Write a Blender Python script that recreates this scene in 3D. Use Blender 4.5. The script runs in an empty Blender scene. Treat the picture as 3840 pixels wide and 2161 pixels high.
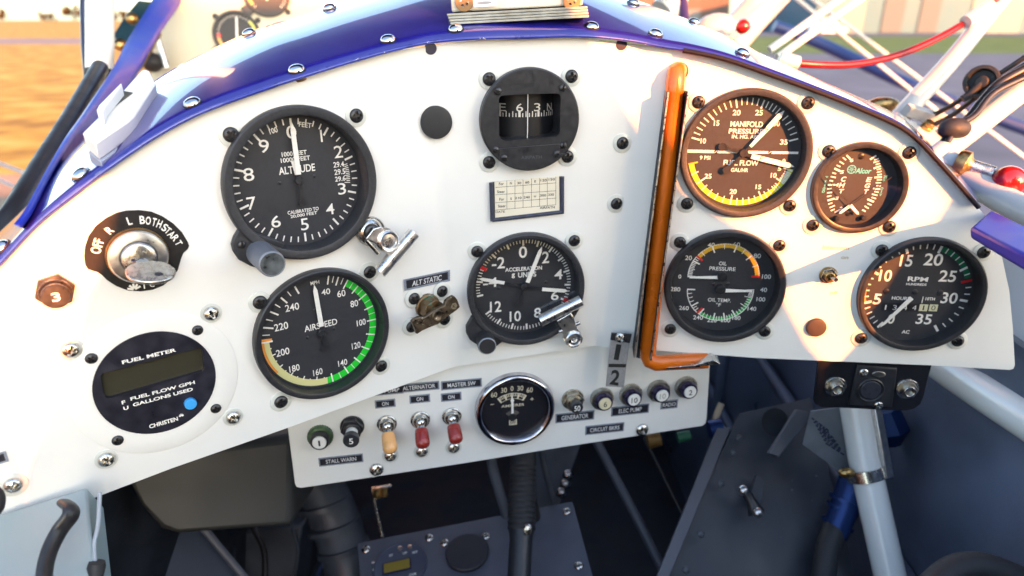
import bpy, bmesh, math, random
import numpy as np
from mathutils import Vector, Matrix
from mathutils.bvhtree import BVHTree
from mathutils.geometry import delaunay_2d_cdt
random.seed(7)
R = math.radians
scene = bpy.context.scene
COL = scene.collection

# ------------------------------------------------------------------ camera, light, exposure
F, W0, H0 = 2511.125, 3840.0, 2161.0        # focal length and size of the photograph in its pixels
PITCH = 0.380867
EYE = 1.95                                   # eye height over the airfield, metres
cam = bpy.data.cameras.new('camera')
cam.sensor_fit = 'HORIZONTAL'; cam.sensor_width = 36.0
cam.lens = 36.0 * F / W0
cam.clip_start = 0.02; cam.clip_end = 5000
cam.dof.use_dof = True; cam.dof.focus_distance = 0.40; cam.dof.aperture_fstop = 7.0
camo = bpy.data.objects.new('camera', cam); COL.objects.link(camo)
camo.location = (0, 0, EYE); camo.rotation_euler = (math.pi / 2 - PITCH, 0, 0)
scene.camera = camo

CT, ST = math.cos(PITCH), math.sin(PITCH)
def c2w(v):      # millimetres seen from the eye (right, down, forward) -> world metres
    x, y, z = v
    return Vector((x, z * CT - y * ST, -z * ST - y * CT)) * 0.001 + Vector((0, 0, EYE))
def c2wd(v):
    x, y, z = v
    return Vector((x, z * CT - y * ST, -z * ST - y * CT))

# direction towards the sun, worked out from the shadows of the needles
SUN_C = np.array([0.620, -0.02, -0.98])
sd = c2wd(SUN_C).normalized()
SUN_EL = math.asin(sd.z); SUN_AZ = math.atan2(sd.x, sd.y)
sl = bpy.data.lights.new('sun', 'SUN'); sl.energy = 2.6; sl.angle = R(0.6); sl.color = (1.0, 0.28, 0.06)
so = bpy.data.objects.new('sun', sl); COL.objects.link(so)
so.rotation_euler = sd.to_track_quat('Z', 'Y').to_euler()
so.location = (2, -3, 4)

world = bpy.data.worlds.new('World'); scene.world = world; world.use_nodes = True
wn = world.node_tree.nodes; wl = world.node_tree.links
sky = wn.new('ShaderNodeTexSky'); sky.sky_type = 'NISHITA'; sky.sun_disc = False
sky.sun_elevation = max(SUN_EL, R(9)); sky.sun_rotation = SUN_AZ
sky.air_density = 1.0; sky.dust_density = 1.5; sky.ozone_density = 1.0
tint = wn.new('ShaderNodeMix'); tint.data_type = 'RGBA'; tint.blend_type = 'MULTIPLY'; tint.inputs[0].default_value = 1
tint.inputs[7].default_value = (1.03, 1.0, .94, 1)
wl.new(sky.outputs[0], tint.inputs[6]); wl.new(tint.outputs[2], wn['Background'].inputs[0])
wn['Background'].inputs[1].default_value = 0.08

vs = scene.view_settings
vs.view_transform = 'Standard'; vs.look = 'None'; vs.gamma = 1.0; vs.use_curve_mapping = False
vs.exposure = 3.15
scene.cycles.max_bounces = 8; scene.cycles.transparent_max_bounces = 16
scene.cycles.caustics_reflective = False; scene.cycles.caustics_refractive = False
scene.cycles.use_denoising = True
scene.cycles.sample_clamp_indirect = 6.0

# ------------------------------------------------------------------ frames
K = 1.4906832
def d(x, y): return (x * K, y * K)           # reading taken on the 2576 wide view
class Crop:                                  # reading taken on an enlarged square of the photograph
    def __init__(s, ox, oy, size, out=1450): s.o = (ox, oy); s.k = size / out
    def __call__(s, x, y): return (s.o[0] + x * s.k, s.o[1] + y * s.k)

def ray(p): return np.array([(p[0] - W0 / 2) / F, (p[1] - H0 / 2) / F, 1.0])
def pt(p, z): return ray(p) * z              # point at forward distance z (mm)

class Frame:
    def __init__(s, o, e1, e2, N):
        s.o, s.e1, s.e2, s.N = [np.array(v, float) for v in (o, e1, e2, N)]
    def hit(s, p, h=0.0):                    # eye ray meets the plane h above the frame
        r = ray(p); t = ((s.o @ s.N) + h) / (r @ s.N)
        return r * t
    def loc(s, p, h=0.0):
        q = s.hit(p, h) - s.o
        return (q @ s.e1, q @ s.e2)
    def at(s, p, h=0.0, roll=0.0):           # child frame at a pixel
        o = s.hit(p, h)
        c, n = math.cos(R(roll)), math.sin(R(roll))
        return Frame(o, c * s.e1 + n * s.e2, -n * s.e1 + c * s.e2, s.N)
    def pos(s, x, y, z=0.0): return s.o + s.e1 * x + s.e2 * y + s.N * z
    def off(s, x, y, z=0.0): return Frame(s.pos(x, y, z), s.e1, s.e2, s.N)
    def tilt(s, axis, origin=None): return frame_z(s.o if origin is None else origin, axis, s.e2)
    def px(s, x, y, z=0.0):
        v = s.pos(x, y, z); return (W0 / 2 + F * v[0] / v[2], H0 / 2 + F * v[1] / v[2])
    def mpx(s, h=0.0):                       # px per mm along x and y at the origin
        a, b, c = s.px(0, 0, h), s.px(1, 0, h), s.px(0, 1, h)
        return abs(b[0] - a[0]), abs(c[1] - a[1])
    def matrix(s):
        a, b, n = c2wd(s.e1), c2wd(s.e2), c2wd(s.N); o = c2w(s.o)
        return Matrix(((a.x, b.x, n.x, o.x), (a.y, b.y, n.y, o.y), (a.z, b.z, n.z, o.z), (0, 0, 0, 1)))
    def inv(s, v):
        q = np.array(v) - s.o
        return (q @ s.e1, q @ s.e2, q @ s.N)
def norm(v): v = np.array(v, float); return v / np.linalg.norm(v)
def frame_z(o, n, up=(0, -1, 0)):
    n = norm(n); e2 = np.array(up, float); e2 = norm(e2 - (e2 @ n) * n); e1 = np.cross(e2, n)
    return Frame(o, e1, e2, n)
def frame_pts(o, xpt, ypt):                  # plane through three points
    o, xpt, ypt = map(np.array, (o, xpt, ypt)); e1 = norm(xpt - o); n = norm(np.cross(ypt - o, e1)) 
    n = n if n[2] < 0 else -n
    e2 = np.cross(n, e1); return Frame(o, e1, e2, n)
CAMF = Frame((0, 0, 0), (1, 0, 0), (0, -1, 0), (0, 0, -1))

# the three flat faces of the bent instrument panel
FA = []
for N, e1, e2, dd in (((.5638, .2829, -.7759), (.8258, -.2096, .5236), (-.0145, -.9359, -.3518), 376.962),
                      ((.1799, .3589, -.9159), (.9837, -.0669, .1670), (-.0013, -.9310, -.3651), 423.754),
                      ((-.1157, .3353, -.9350), (.9933, .0430, -.1075), (.0042, -.9411, -.3381), 452.632)):
    N = norm(N); FA.append(Frame(-N * dd, norm(e1), norm(e2), N))

# ------------------------------------------------------------------ materials
MATS = {}
def mat(name, col, rough=0.5, metal=0.0, coat=0.0, noise=0.0, nscale=60.0, bump=0.0, bscale=400.0, spec=0.5, **kw):
    if name in MATS: return MATS[name]
    m = bpy.data.materials.new(name); m.use_nodes = True; MATS[name] = m
    n, l = m.node_tree.nodes, m.node_tree.links; b = n['Principled BSDF']
    b.inputs['Base Color'].default_value = (*col, 1); b.inputs['Roughness'].default_value = rough
    b.inputs['Metallic'].default_value = metal; b.inputs['Coat Weight'].default_value = coat
    b.inputs['Specular IOR Level'].default_value = spec
    if 'coat_rough' in kw: b.inputs['Coat Roughness'].default_value = kw['coat_rough']
    for k, v in kw.get('inp', {}).items(): b.inputs[k].default_value = v
    tc = n.new('ShaderNodeTexCoord')
    if noise:
        t = n.new('ShaderNodeTexNoise'); t.inputs['Scale'].default_value = nscale; t.inputs['Detail'].default_value = 6
        l.new(tc.outputs['Object'], t.inputs['Vector'])
        r = n.new('ShaderNodeMapRange'); r.inputs[1].default_value = 0.3; r.inputs[2].default_value = 0.7
        r.inputs[3].default_value = 1 - noise; r.inputs[4].default_value = 1 + noise
        l.new(t.outputs[0], r.inputs[0])
        x = n.new('ShaderNodeMix'); x.data_type = 'RGBA'; x.blend_type = 'MULTIPLY'; x.inputs[0].default_value = 1
        x.inputs[6].default_value = (*col, 1); l.new(r.outputs[0], x.inputs[7]); l.new(x.outputs[2], b.inputs['Base Color'])
        r2 = n.new('ShaderNodeMapRange'); r2.inputs[1].default_value = 0.3; r2.inputs[2].default_value = 0.7
        r2.inputs[3].default_value = rough * (1 - noise); r2.inputs[4].default_value = min(1, rough * (1 + noise))
        l.new(t.outputs[0], r2.inputs[0]); l.new(r2.outputs[0], b.inputs['Roughness'])
    if bump:
        t = n.new('ShaderNodeTexNoise'); t.inputs['Scale'].default_value = bscale; t.inputs['Detail'].default_value = 3
        l.new(tc.outputs['Object'], t.inputs['Vector'])
        u = n.new('ShaderNodeBump'); u.inputs['Strength'].default_value = bump; u.inputs['Distance'].default_value = 0.0006
        l.new(t.outputs[0], u.inputs['Height']); l.new(u.outputs[0], b.inputs['Normal'])
    if 'chips' in kw:                         # worn specks where the paint has come off
        cc, sc_, th = kw['chips']
        t = n.new('ShaderNodeTexNoise'); t.inputs['Scale'].default_value = sc_; t.inputs['Detail'].default_value = 8; t.inputs['Roughness'].default_value = .7
        l.new(tc.outputs['Object'], t.inputs['Vector'])
        g = n.new('ShaderNodeMath'); g.operation = 'GREATER_THAN'; g.inputs[1].default_value = th; l.new(t.outputs[0], g.inputs[0])
        x = n.new('ShaderNodeMix'); x.data_type = 'RGBA'; l.new(g.outputs[0], x.inputs[0])
        src = b.inputs['Base Color'].links
        if src: l.new(src[0].from_socket, x.inputs[6])
        else: x.inputs[6].default_value = (*col, 1)
        x.inputs[7].default_value = (*cc, 1); l.new(x.outputs[2], b.inputs['Base Color'])
    return m
def glass(name, tint=(1, 1, 1), rough=0.03, f=1.0):
    if name in MATS: return MATS[name]
    m = bpy.data.materials.new(name); m.use_nodes = True; MATS[name] = m
    n, l = m.node_tree.nodes, m.node_tree.links; n.remove(n['Principled BSDF'])
    t = n.new('ShaderNodeBsdfTransparent'); t.inputs[0].default_value = (*tint, 1)
    g = n.new('ShaderNodeBsdfGlossy'); g.inputs['Roughness'].default_value = rough
    lw = n.new('ShaderNodeLayerWeight'); lw.inputs[0].default_value = .5
    pw = n.new('ShaderNodeMath'); pw.operation = 'POWER'; pw.inputs[1].default_value = 5; l.new(lw.outputs['Facing'], pw.inputs[0])
    mu = n.new('ShaderNodeMath'); mu.operation = 'MULTIPLY_ADD'; mu.inputs[1].default_value = .95 * f; mu.inputs[2].default_value = .045 * f; l.new(pw.outputs[0], mu.inputs[0])
    x = n.new('ShaderNodeMixShader'); l.new(mu.outputs[0], x.inputs[0]); l.new(t.outputs[0], x.inputs[1]); l.new(g.outputs[0], x.inputs[2])
    l.new(x.outputs[0], n['Material Output'].inputs[0]); return m

WHITE = mat('white_panel_paint', (.78, .78, .755), .38, noise=.045, nscale=14, coat=.25, coat_rough=.25, bump=.05, bscale=900, chips=((.42, .38, .32), 330, .775))
WHITE2 = mat('white_gloss_paint', (.80, .80, .77), .25, noise=.05, nscale=14, coat=.4, coat_rough=.12)
BLACK = mat('black_crackle_paint', (.026, .028, .034), .42, noise=.25, nscale=700, bump=.25, bscale=2600, chips=((.35, .33, .3), 900, .74))
BLACKS = mat('black_satin_paint', (.022, .023, .027), .38, noise=.2, nscale=300, chips=((.3, .3, .3), 700, .77))
DIAL = mat('dial_black', (.026, .028, .035), .55, noise=.15, nscale=500, chips=((.25, .24, .22), 1500, .80))
RUBBER = mat('black_rubber', (.018, .019, .022), .6, noise=.2, nscale=300)
BSCREW = mat('black_oxide_steel', (.055, .056, .06), .36, metal=.7, noise=.3, nscale=500)
STEEL = mat('plated_steel', (.58, .57, .54), .24, metal=1, noise=.25, nscale=300)
CHROME = mat('bright_chrome', (.84, .83, .81), .30, metal=1, noise=.2, nscale=200, chips=((.15, .13, .11), 500, .70))
ALU = mat('brushed_aluminium', (.62, .62, .61), .32, metal=1, noise=.15, nscale=250)
BRASS = mat('worn_brass', (.45, .30, .12), .35, metal=1, noise=.3, nscale=300)
BRONZE = mat('tarnished_bronze', (.13, .10, .07), .42, metal=.9, noise=.45, nscale=350, chips=((.5, .45, .33), 420, .62))
MARK = mat('dial_white_print', (.82, .81, .77), .6, noise=.06, nscale=600)
CREAM = mat('dial_cream_print', (.72, .66, .50), .6)
NYLON = mat('nylon_washer', (.64, .66, .62), .35, coat=.3, inp={'Subsurface Weight': .25, 'Subsurface Radius': (.002, .002, .002)})
GREEN = mat('arc_green', (.01, .62, .03), .5, noise=.05)
DGREEN = mat('arc_dark_green', (.005, .14, .06), .5)
YELLOW = mat('arc_pale_yellow', (.66, .64, .30), .5)
LIME = mat('arc_lime', (.62, .66, .03), .5)
AMBERARC = mat('arc_amber', (.72, .42, .02), .5)
ORANGE = mat('arc_orange', (.85, .33, .06), .5)
RED = mat('arc_red', (.62, .015, .02), .5)
CYAN = mat('cyan_print', (.10, .50, .55), .5)
GLASS = glass('gauge_glass', rough=.045, f=1.15)
BLUE = mat('blue_gloss_paint', (.016, .014, .215), .22, noise=.12, nscale=40, coat=1, coat_rough=.03, bump=.05, bscale=120, chips=((.6, .6, .6), 1100, .80), inp={'Coat IOR': 1.56})
BLUE2 = mat('royal_blue_paint', (.004, .022, .40), .45, spec=.2, noise=.08, nscale=60, coat=.08, coat_rough=.08)
NAVY = mat('navy_paint', (.01, .012, .05), .3, coat=.5)
TAG = mat('placard_face', (.018, .018, .026), .35, noise=.2, nscale=400)
TAGE = mat('placard_edge', (.22, .25, .31), .35, noise=.2, nscale=500)
TAGT = mat('placard_print', (.75, .76, .78), .5)
INTG = mat('interior_grey', (.055, .063, .078), .5, noise=.4, nscale=22, bump=.15, bscale=300, chips=((.16, .16, .16), 90, .70))
INTD = mat('interior_dark', (.016, .020, .028), .55, noise=.4, nscale=25, chips=((.04, .045, .05), 70, .66))
INTB = mat('interior_blue_grey', (.085, .105, .155), .45, noise=.4, nscale=9, bump=.2, bscale=500, chips=((.17, .18, .21), 60, .70))

# ------------------------------------------------------------------ mesh builder (millimetres in a frame)
_glyph = {}
def glyphs(s, off=0.0):
    key = (s, off)
    if key not in _glyph:
        c = bpy.data.curves.new('lettering', 'FONT'); c.body = s; c.size = 1; c.offset = off; c.resolution_u = 4
        o = bpy.data.objects.new('lettering', c); COL.objects.link(o)
        dg = bpy.context.evaluated_depsgraph_get()
        me = bpy.data.meshes.new_from_object(o.evaluated_get(dg))
        v = [(p.co.x, p.co.y) for p in me.vertices]; f = [tuple(p.vertices) for p in me.polygons]
        bpy.data.objects.remove(o); bpy.data.curves.remove(c); bpy.data.meshes.remove(me)
        _glyph[key] = (v, f)
    return _glyph[key]

class MB:
    def __init__(s): s.v = []; s.f = []; s.m = []; s.mats = []
    def mi(s, m):
        if m not in s.mats: s.mats.append(m)
        return s.mats.index(m)
    def add(s, v, f, m):
        b = len(s.v); s.v += [tuple(map(float, p)) for p in v]; i = s.mi(m)
        for q in f: s.f.append(tuple(b + k for k in q)); s.m.append(i)
        return s
    def lathe(s, prof, m, n=48, c=(0, 0), cap0=False, cap1=False, fr=None, wob=None):
        """prof: (r, z) from the base outwards; axis z at c, or the frame's axis"""
        v, f = [], []
        for r, z in prof:
            for k in range(n):
                a = 2 * math.pi * k / n; rr = r * (wob(k, n) if wob else 1)
                v.append((c[0] + rr * math.cos(a), c[1] + rr * math.sin(a), z))
        for i in range(len(prof) - 1):
            for k in range(n):
                a, b = i * n + k, i * n + (k + 1) % n
                f.append((a, b, b + n, a + n))
        if cap1: f.append(tuple((len(prof) - 1) * n + k for k in range(n)))
        if cap0: f.append(tuple(reversed(range(n))))
        return s.add(s.tr(v, fr), f, m)
    def tr(s, v, fr):
        if fr is None: return v
        return [tuple(fr.pos(*p)) for p in v]
    def disc(s, r, z, m, n=48, c=(0, 0), fr=None):
        v = [(c[0] + r * math.cos(2 * math.pi * k / n), c[1] + r * math.sin(2 * math.pi * k / n), z) for k in range(n)]
        return s.add(s.tr(v, fr), [tuple(range(n))], m)
    def ring(s, r0, r1, z, m, a0=0, a1=360, n=None, c=(0, 0)):
        """flat sector between clock angles a0..a1 (0 up, clockwise)"""
        n = n or max(2, int(abs(a1 - a0) / 3)); v = []
        for k in range(n + 1):
            a = R(a0 + (a1 - a0) * k / n); x, y = math.sin(a), math.cos(a)
            v += [(c[0] + r0 * x, c[1] + r0 * y, z), (c[0] + r1 * x, c[1] + r1 * y, z)]
        return s.add(v, [(2 * k, 2 * k + 2, 2 * k + 3, 2 * k + 1) for k in range(n)], m)
    def tick(s, a, r0, r1, w, z, m, c=(0, 0)):
        x, y = math.sin(R(a)), math.cos(R(a)); h = w / 2
        v = [(c[0] + r * x + q * y, c[1] + r * y - q * x, z) for r, q in ((r0, -h), (r0, h), (r1, h), (r1, -h))]
        return s.add(v, [(0, 1, 2, 3)], m)
    def poly(s, pts, z, m, fr=None):
        return s.add(s.tr([(x, y, z) for x, y in pts], fr), [tuple(range(len(pts)))], m)
    def prism(s, pts, z0, z1, m, fr=None):
        a = sum(pts[i][0] * pts[(i + 1) % len(pts)][1] - pts[(i + 1) % len(pts)][0] * pts[i][1] for i in range(len(pts)))
        if a < 0: pts = pts[::-1]
        n = len(pts); v = [(x, y, z0) for x, y in pts] + [(x, y, z1) for x, y in pts]
        f = [tuple(reversed(range(n))), tuple(range(n, 2 * n))] + [(k, (k + 1) % n, n + (k + 1) % n, n + k) for k in range(n)]
        return s.add(s.tr(v, fr), f, m)
    def box(s, c, sz, m, fr=None, rot=0):
        x, y, z = c; a, b, h = [q / 2 for q in sz]; cs, sn = math.cos(R(rot)), math.sin(R(rot))
        return s.prism([(x + p * cs - q * sn, y + p * sn + q * cs) for p, q in ((-a, -b), (a, -b), (a, b), (-a, b))], z - h, z + h, m, fr)
    def tube(s, path, r, m, n=16, caps=True, flat=1.0):
        P = [np.array(p, float) for p in path]; rs = r if isinstance(r, (list, tuple)) else [r] * len(P)
        v, f = [], []; up = None
        for i, p in enumerate(P):
            t = norm((P[min(i + 1, len(P) - 1)] - P[max(i - 1, 0)]))
            if up is None:
                up = np.array([0, 0, 1.0]) if abs(t[2]) < .9 else np.array([1.0, 0, 0])
            up = norm(up - (up @ t) * t); sd_ = np.cross(t, up)
            for k in range(n):
                a = 2 * math.pi * k / n; v.append(p + rs[i] * (math.cos(a) * up + flat * math.sin(a) * sd_))
        for i in range(len(P) - 1):
            for k in range(n):
                a, b = i * n + k, i * n + (k + 1) % n; f.append((a, b, b + n, a + n))
        if caps: f += [tuple(reversed(range(n))), tuple((len(P) - 1) * n + k for k in range(n))]
        return s.add(v, f, m)
    def ball(s, c, r, m, n=24, k=14, sq=(1, 1, 1)):
        v, f = [], []
        for i in range(k + 1):
            t = math.pi * i / k
            for j in range(n):
                a = 2 * math.pi * j / n
                v.append((c[0] + r * sq[0] * math.sin(t) * math.cos(a), c[1] + r * sq[1] * math.sin(t) * math.sin(a), c[2] - r * sq[2] * math.cos(t)))
        for i in range(k):
            for j in range(n):
                a, b = i * n + j, i * n + (j + 1) % n; f.append((a, b, b + n, a + n))
        return s.add(v, f, m)
    def text(s, t, x, y, h, z, m, w=None, rot=0, off=0.012, italic=0.0, thick=0):
        v, f = glyphs(t, off)
        xs = [p[0] for p in v]; ys = [p[1] for p in v]
        x0, x1, y0, y1 = min(xs), max(xs), min(ys), max(ys)
        ky = h / (y1 - y0); kx = (w / max(1e-6, x1 - x0)) if w else ky
        cs, sn = math.cos(R(rot)), math.sin(R(rot)); o = []
        for px, py in v:
            a, b = (px - (x0 + x1) / 2) * kx, (py - (y0 + y1) / 2) * ky
            a += italic * b
            o.append((x + a * cs - b * sn, y + a * sn + b * cs, z))
        return s.add(o, f, m)
    def build(s, name, parent=None, fr=None, smooth=35, bevel=0, origin=None, seg=2):
        """vertices are mm in the parent's frame; with fr given (top level) in that frame; else in eye space"""
        me = bpy.data.meshes.new(name)
        if parent is None and fr is None:
            o0 = np.array(origin if origin is not None else np.mean(s.v, axis=0))
            oo = c2w(o0); vv = [tuple(c2w(p) - oo) for p in s.v]
        else: vv = [(p[0] * .001, p[1] * .001, p[2] * .001) for p in s.v]
        me.from_pydata(vv, [], s.f)
        for m in s.mats: me.materials.append(m)
        me.polygons.foreach_set('material_index', s.m)
        me.polygons.foreach_set('use_smooth', [bool(smooth)] * len(s.f)); me.update()
        if smooth: me.set_sharp_from_angle(angle=R(smooth))
        o = bpy.data.objects.new(name, me); COL.objects.link(o)
        if parent is not None: o.parent = parent
        elif fr is not None: o.matrix_world = fr.matrix()
        else: o.location = oo
        if bevel:
            b = o.modifiers.new('bevel', 'BEVEL'); b.width = bevel * .001; b.segments = seg; b.limit_method = 'ANGLE'; b.angle_limit = R(40)
        return o

def tag(o, label, cat, group=None, kind=None):
    if label: o['label'] = label
    if cat: o['category'] = cat
    if group: o['group'] = group
    if kind: o['kind'] = kind
    return o
def thing(name, label, cat, fr, group=None):
    o = bpy.data.objects.new(name, None); COL.objects.link(o); o.empty_display_size = .01
    o.matrix_world = fr.matrix(); return tag(o, label, cat, group)
def structure(o): o['kind'] = 'structure'; return o
def put(mesh, name, parent, x, y, z=0, rot=0, tiltm=None):
    o = bpy.data.objects.new(name, mesh); COL.objects.link(o); o.parent = parent
    o.location = (x * .001, y * .001, z * .001); o.rotation_euler = (0, 0, R(rot)); return o
def eye_part(mb, name, parent, fr, **k):      # a part whose vertices were given in eye space
    mb.v = [fr.inv(p) for p in mb.v]; return mb.build(name, parent, **k)

def poly_holes(outer, holes):
    """triangles of a flat outline with round holes: (verts, tris)"""
    v = [Vector(p) for p in outer]; e = [(i, (i + 1) % len(outer)) for i in range(len(outer))]
    for cx, cy, r in holes:
        b = len(v); n = 48
        v += [Vector((cx + r * math.cos(2 * math.pi * k / n), cy + r * math.sin(2 * math.pi * k / n))) for k in range(n)]
        e += [(b + k, b + (k + 1) % n) for k in range(n)]
    V, E, Fc, *_ = delaunay_2d_cdt(v, e, [], 1, 1e-5)
    out = []
    for t in Fc:
        c = sum((V[i] for i in t), Vector((0, 0))) / len(t)
        if any((c.x - h[0]) ** 2 + (c.y - h[1]) ** 2 < (h[2] * .999) ** 2 for h in holes): continue
        out.append(tuple(t))
    return [(p.x, p.y) for p in V], out

# ---- shared small hardware
def screw_mesh(name, m, rad=3.3, hgt=1.55, slot=False, dark=None):
    b = MB(); n, kk = 64, 12; v, f, base = [], [], len(b.v)
    arm, ln = rad * .19, rad * .64
    for i in range(kk + 1):
        r = rad * i / kk
        for j in range(n):
            a = 2 * math.pi * j / n; x, y = r * math.cos(a), r * math.sin(a)
            z = hgt * math.sqrt(max(0, 1 - (r / rad) ** 2 * .96))
            inx = (abs(y) < arm and abs(x) < (rad * 2 if slot else ln)) or (not slot and abs(x) < arm and abs(y) < ln)
            if inx: z = min(z, hgt * .12)
            v.append((x, y, z))
    for j in range(n): v.append((rad * math.cos(2 * math.pi * j / n), rad * math.sin(2 * math.pi * j / n), -.2))
    for i in range(kk + 1):
        for j in range(n):
            p, q = i * n + j, i * n + (j + 1) % n; f.append((p, q, q + n, p + n))
    b.add(v, f, m); o = b.build(name, smooth=45, fr=CAMF); me = o.data; bpy.data.objects.remove(o); return me
M_BSC = screw_mesh('black_screw', BSCREW, 4.05, 1.9); M_SSC = screw_mesh('steel_screw', STEEL, 4.1, 2.6)
M_SLOT = screw_mesh('slotted_screw', BSCREW, 2.3, 1.3, True); M_SMALL = screw_mesh('small_screw', BSCREW, 2.9, 1.6)
_b = MB().lathe([(6.4, 0), (6.4, .55), (6.1, .75), (3.0, .85)], NYLON, 40).build('washer', fr=CAMF)
M_WASH = _b.data; bpy.data.objects.remove(_b)
_b = MB().lathe([(5.6, 0), (5.6, .4), (5.3, .5), (3.8, .5)], NYLON, 40).build('washer', fr=CAMF)
M_WASH2 = _b.data; bpy.data.objects.remove(_b)
def screw(parent, fr, p, mesh=None, washer=None, h=0, name='screw', rot=None):
    mesh = mesh or M_BSC
    wz = .8 if washer else 0
    x, y = fr.loc(p, h)
    s_ = put(mesh, name, parent, x, y, h + wz, random.uniform(0, 90) if rot is None else rot)
    if washer: put(washer, 'washer', s_, 0, 0, -wz)
    return s_
# ------------------------------------------------------------------ instrument panel
def on_bend(i, j, p):
    A, B = FA[i], FA[j]; q = (A.hit(p) + B.hit(p)) / 2; dr = norm(np.cross(A.N, B.N))
    M = np.array([A.N, B.N, dr]); return np.linalg.solve(M, [A.o @ A.N, B.o @ B.N, dr @ q])
BT0, BB0 = on_bend(0, 1, d(1083, 117)), on_bend(0, 1, d(1115, 929))
BT1, BB1 = on_bend(1, 2, d(1563, 108)), on_bend(1, 2, d(1520, 872))
BW = 4.0
def side(i, P, Q, sgn):                       # point BW off the bend on face i
    u = norm(np.cross(norm(Q - P), FA[i].N)); u = u * sgn if u @ FA[i].e1 > 0 else -u * sgn
    return P + u * BW, Q + u * BW
a0T, a0B = side(0, BT0, BB0, -1); a1T, a1B = side(1, BT0, BB0, 1)
b1T, b1B = side(1, BT1, BB1, -1); b2T, b2B = side(2, BT1, BB1, 1)
GC = dict(alt=(0, 112.5, -76.2), asi=(0, 113.8, -169.2), fuel=(0, 20.3, -173.6), cmp=(1, 88, -55.2), g=(1, 87, -170.3),
          map=(2, 99.4, -64.4), alc=(2, 173, -84.5), oil=(2, 96, -155.6), rpm=(2, 224.6, -155.4))
HOLE = dict(alt=39.5, asi=39, fuel=28.5, cmp=27, g=38.5, map=38.5, alc=27, oil=38, rpm=37.8)
TOP = [(-330, 1290), (-120, 1105), (0, 990), (138, 845), (276, 733), (414, 631), (586, 517), (759, 427), (1000, 337), (1145, 291), (1317, 238), (1490, 190)]
TOP2 = [(1700, 158), (1800, 151), (1979, 146), (2186, 142)]
TOP3 = [(2483, 180), (2600, 197), (2731, 227), (2883, 279), (3055, 341), (3228, 410), (3400, 493), (3461, 552), (3530, 621), (3599, 692), (3655, 760), (3697, 815), (3757, 962), (3785, 1090), (3798, 1230), (3806, 1370), (3800, 1384), (3786, 1388)]
def inloc(i, P): q = P - FA[i].o; return (q @ FA[i].e1, q @ FA[i].e2)
T_PIPE = FA[2].loc((2548, 268))
pm = MB(); rim = []
def face_sheet(i, outline, holes):
    V, T = poly_holes(outline, holes); fr = FA[i]
    for z, flip in ((0, False), (-2.0, True)):
        pm.add([fr.pos(x, y, z) for x, y in V], [t[::-1] if flip else t for t in T], WHITE)
    for cx, cy, r in holes:                    # edge of each cut-out
        v = []; n = 48
        for k in range(n):
            a = 2 * math.pi * k / n
            v += [fr.pos(cx + r * math.cos(a), cy + r * math.sin(a), 0), fr.pos(cx + r * math.cos(a), cy + r * math.sin(a), -2)]
        pm.add(v, [(2 * k, 2 * ((k + 1) % n), 2 * ((k + 1) % n) + 1, 2 * k + 1) for k in range(n)], WHITE)
def edge_wall(i, pts):
    fr = FA[i]; v = []
    for x, y in pts: v += [fr.pos(x, y, 0), fr.pos(x, y, -2)]
    pm.add(v, [(2 * k, 2 * k + 1, 2 * k + 3, 2 * k + 2) for k in range(len(pts) - 1)], WHITE)
o0 = [FA[0].loc(p) for p in TOP] + [inloc(0, a0T), inloc(0, a0B)] + [FA[0].loc(p) for p in ((1073, 1607), (646, 1756), (0, 2002), (-330, 2128))]
o1 = [inloc(1, a1T)] + [FA[1].loc(p) for p in TOP2] + [inloc(1, b1T), inloc(1, b1B), inloc(1, a1B)]
o2 = [inloc(2, b2T)] + [FA[2].loc(p) for p in TOP3] + [FA[2].loc(p) for p in ((3502, 1371), (2840, 1343))] + [inloc(2, b2B)]
hs = {i: [(x, y, HOLE[k]) for k, (f, x, y) in GC.items() if f == i] for i in range(3)}
hs[2].append((T_PIPE[0], T_PIPE[1], 5.6))
for i, o in enumerate((o0, o1, o2)): face_sheet(i, o, hs[i]); edge_wall(i, o + o[:1])
def bend_strip(A, L, B, A2, L2, B2, i, j):
    n = 8; v = []
    for k in range(n + 1):
        t = k / n; N = norm(FA[i].N * (1 - t) + FA[j].N * t)
        p = (1 - t) ** 2 * A + 2 * t * (1 - t) * L + t * t * B; q = (1 - t) ** 2 * A2 + 2 * t * (1 - t) * L2 + t * t * B2
        v += [p, q, p - 2 * N, q - 2 * N]
    f = []
    for k in range(n):
        a, b = 4 * k, 4 * k + 4
        f += [(a, a + 1, b + 1, b), (a + 2, b + 2, b + 3, a + 3), (a, b, b + 2, a + 2), (a + 1, a + 3, b + 3, b + 1)]
    pm.add(v, f, WHITE)
bend_strip(a0T, BT0, a1T, a0B, BB0, a1B, 0, 1); bend_strip(b1T, BT1, b2T, b1B, BB1, b2B, 1, 2)
PF = FA[1].at(d(1330, 500))
panel = thing('instrument_panel', 'white painted instrument panel bent into three faces and full of round gauges', 'instrument panel', PF)
eye_part(pm, 'sheet', panel, PF, smooth=0)
def pscrew(i, p, m, w, name='screw'):          # a screw of the panel itself
    fr = FA[i]; P = fr.hit(p); q = PF.inv(P)
    o = put(m, name, panel, 0, 0); rel = PF.matrix().inverted() @ Frame(P + fr.N * .8, fr.e1, fr.e2, fr.N).matrix()
    o.matrix_local = rel @ Matrix.Rotation(random.uniform(0, 1.5), 4, 'Z')
    if w: put(w, 'washer', o, 0, 0, -.8)
for i, p in ((1, d(1565, 360)), (1, d(1550, 512))): pscrew(i, p, M_BSC, M_WASH)
for p in (d(33, 1219),): pscrew(0, p, M_SSC, M_WASH)
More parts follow.
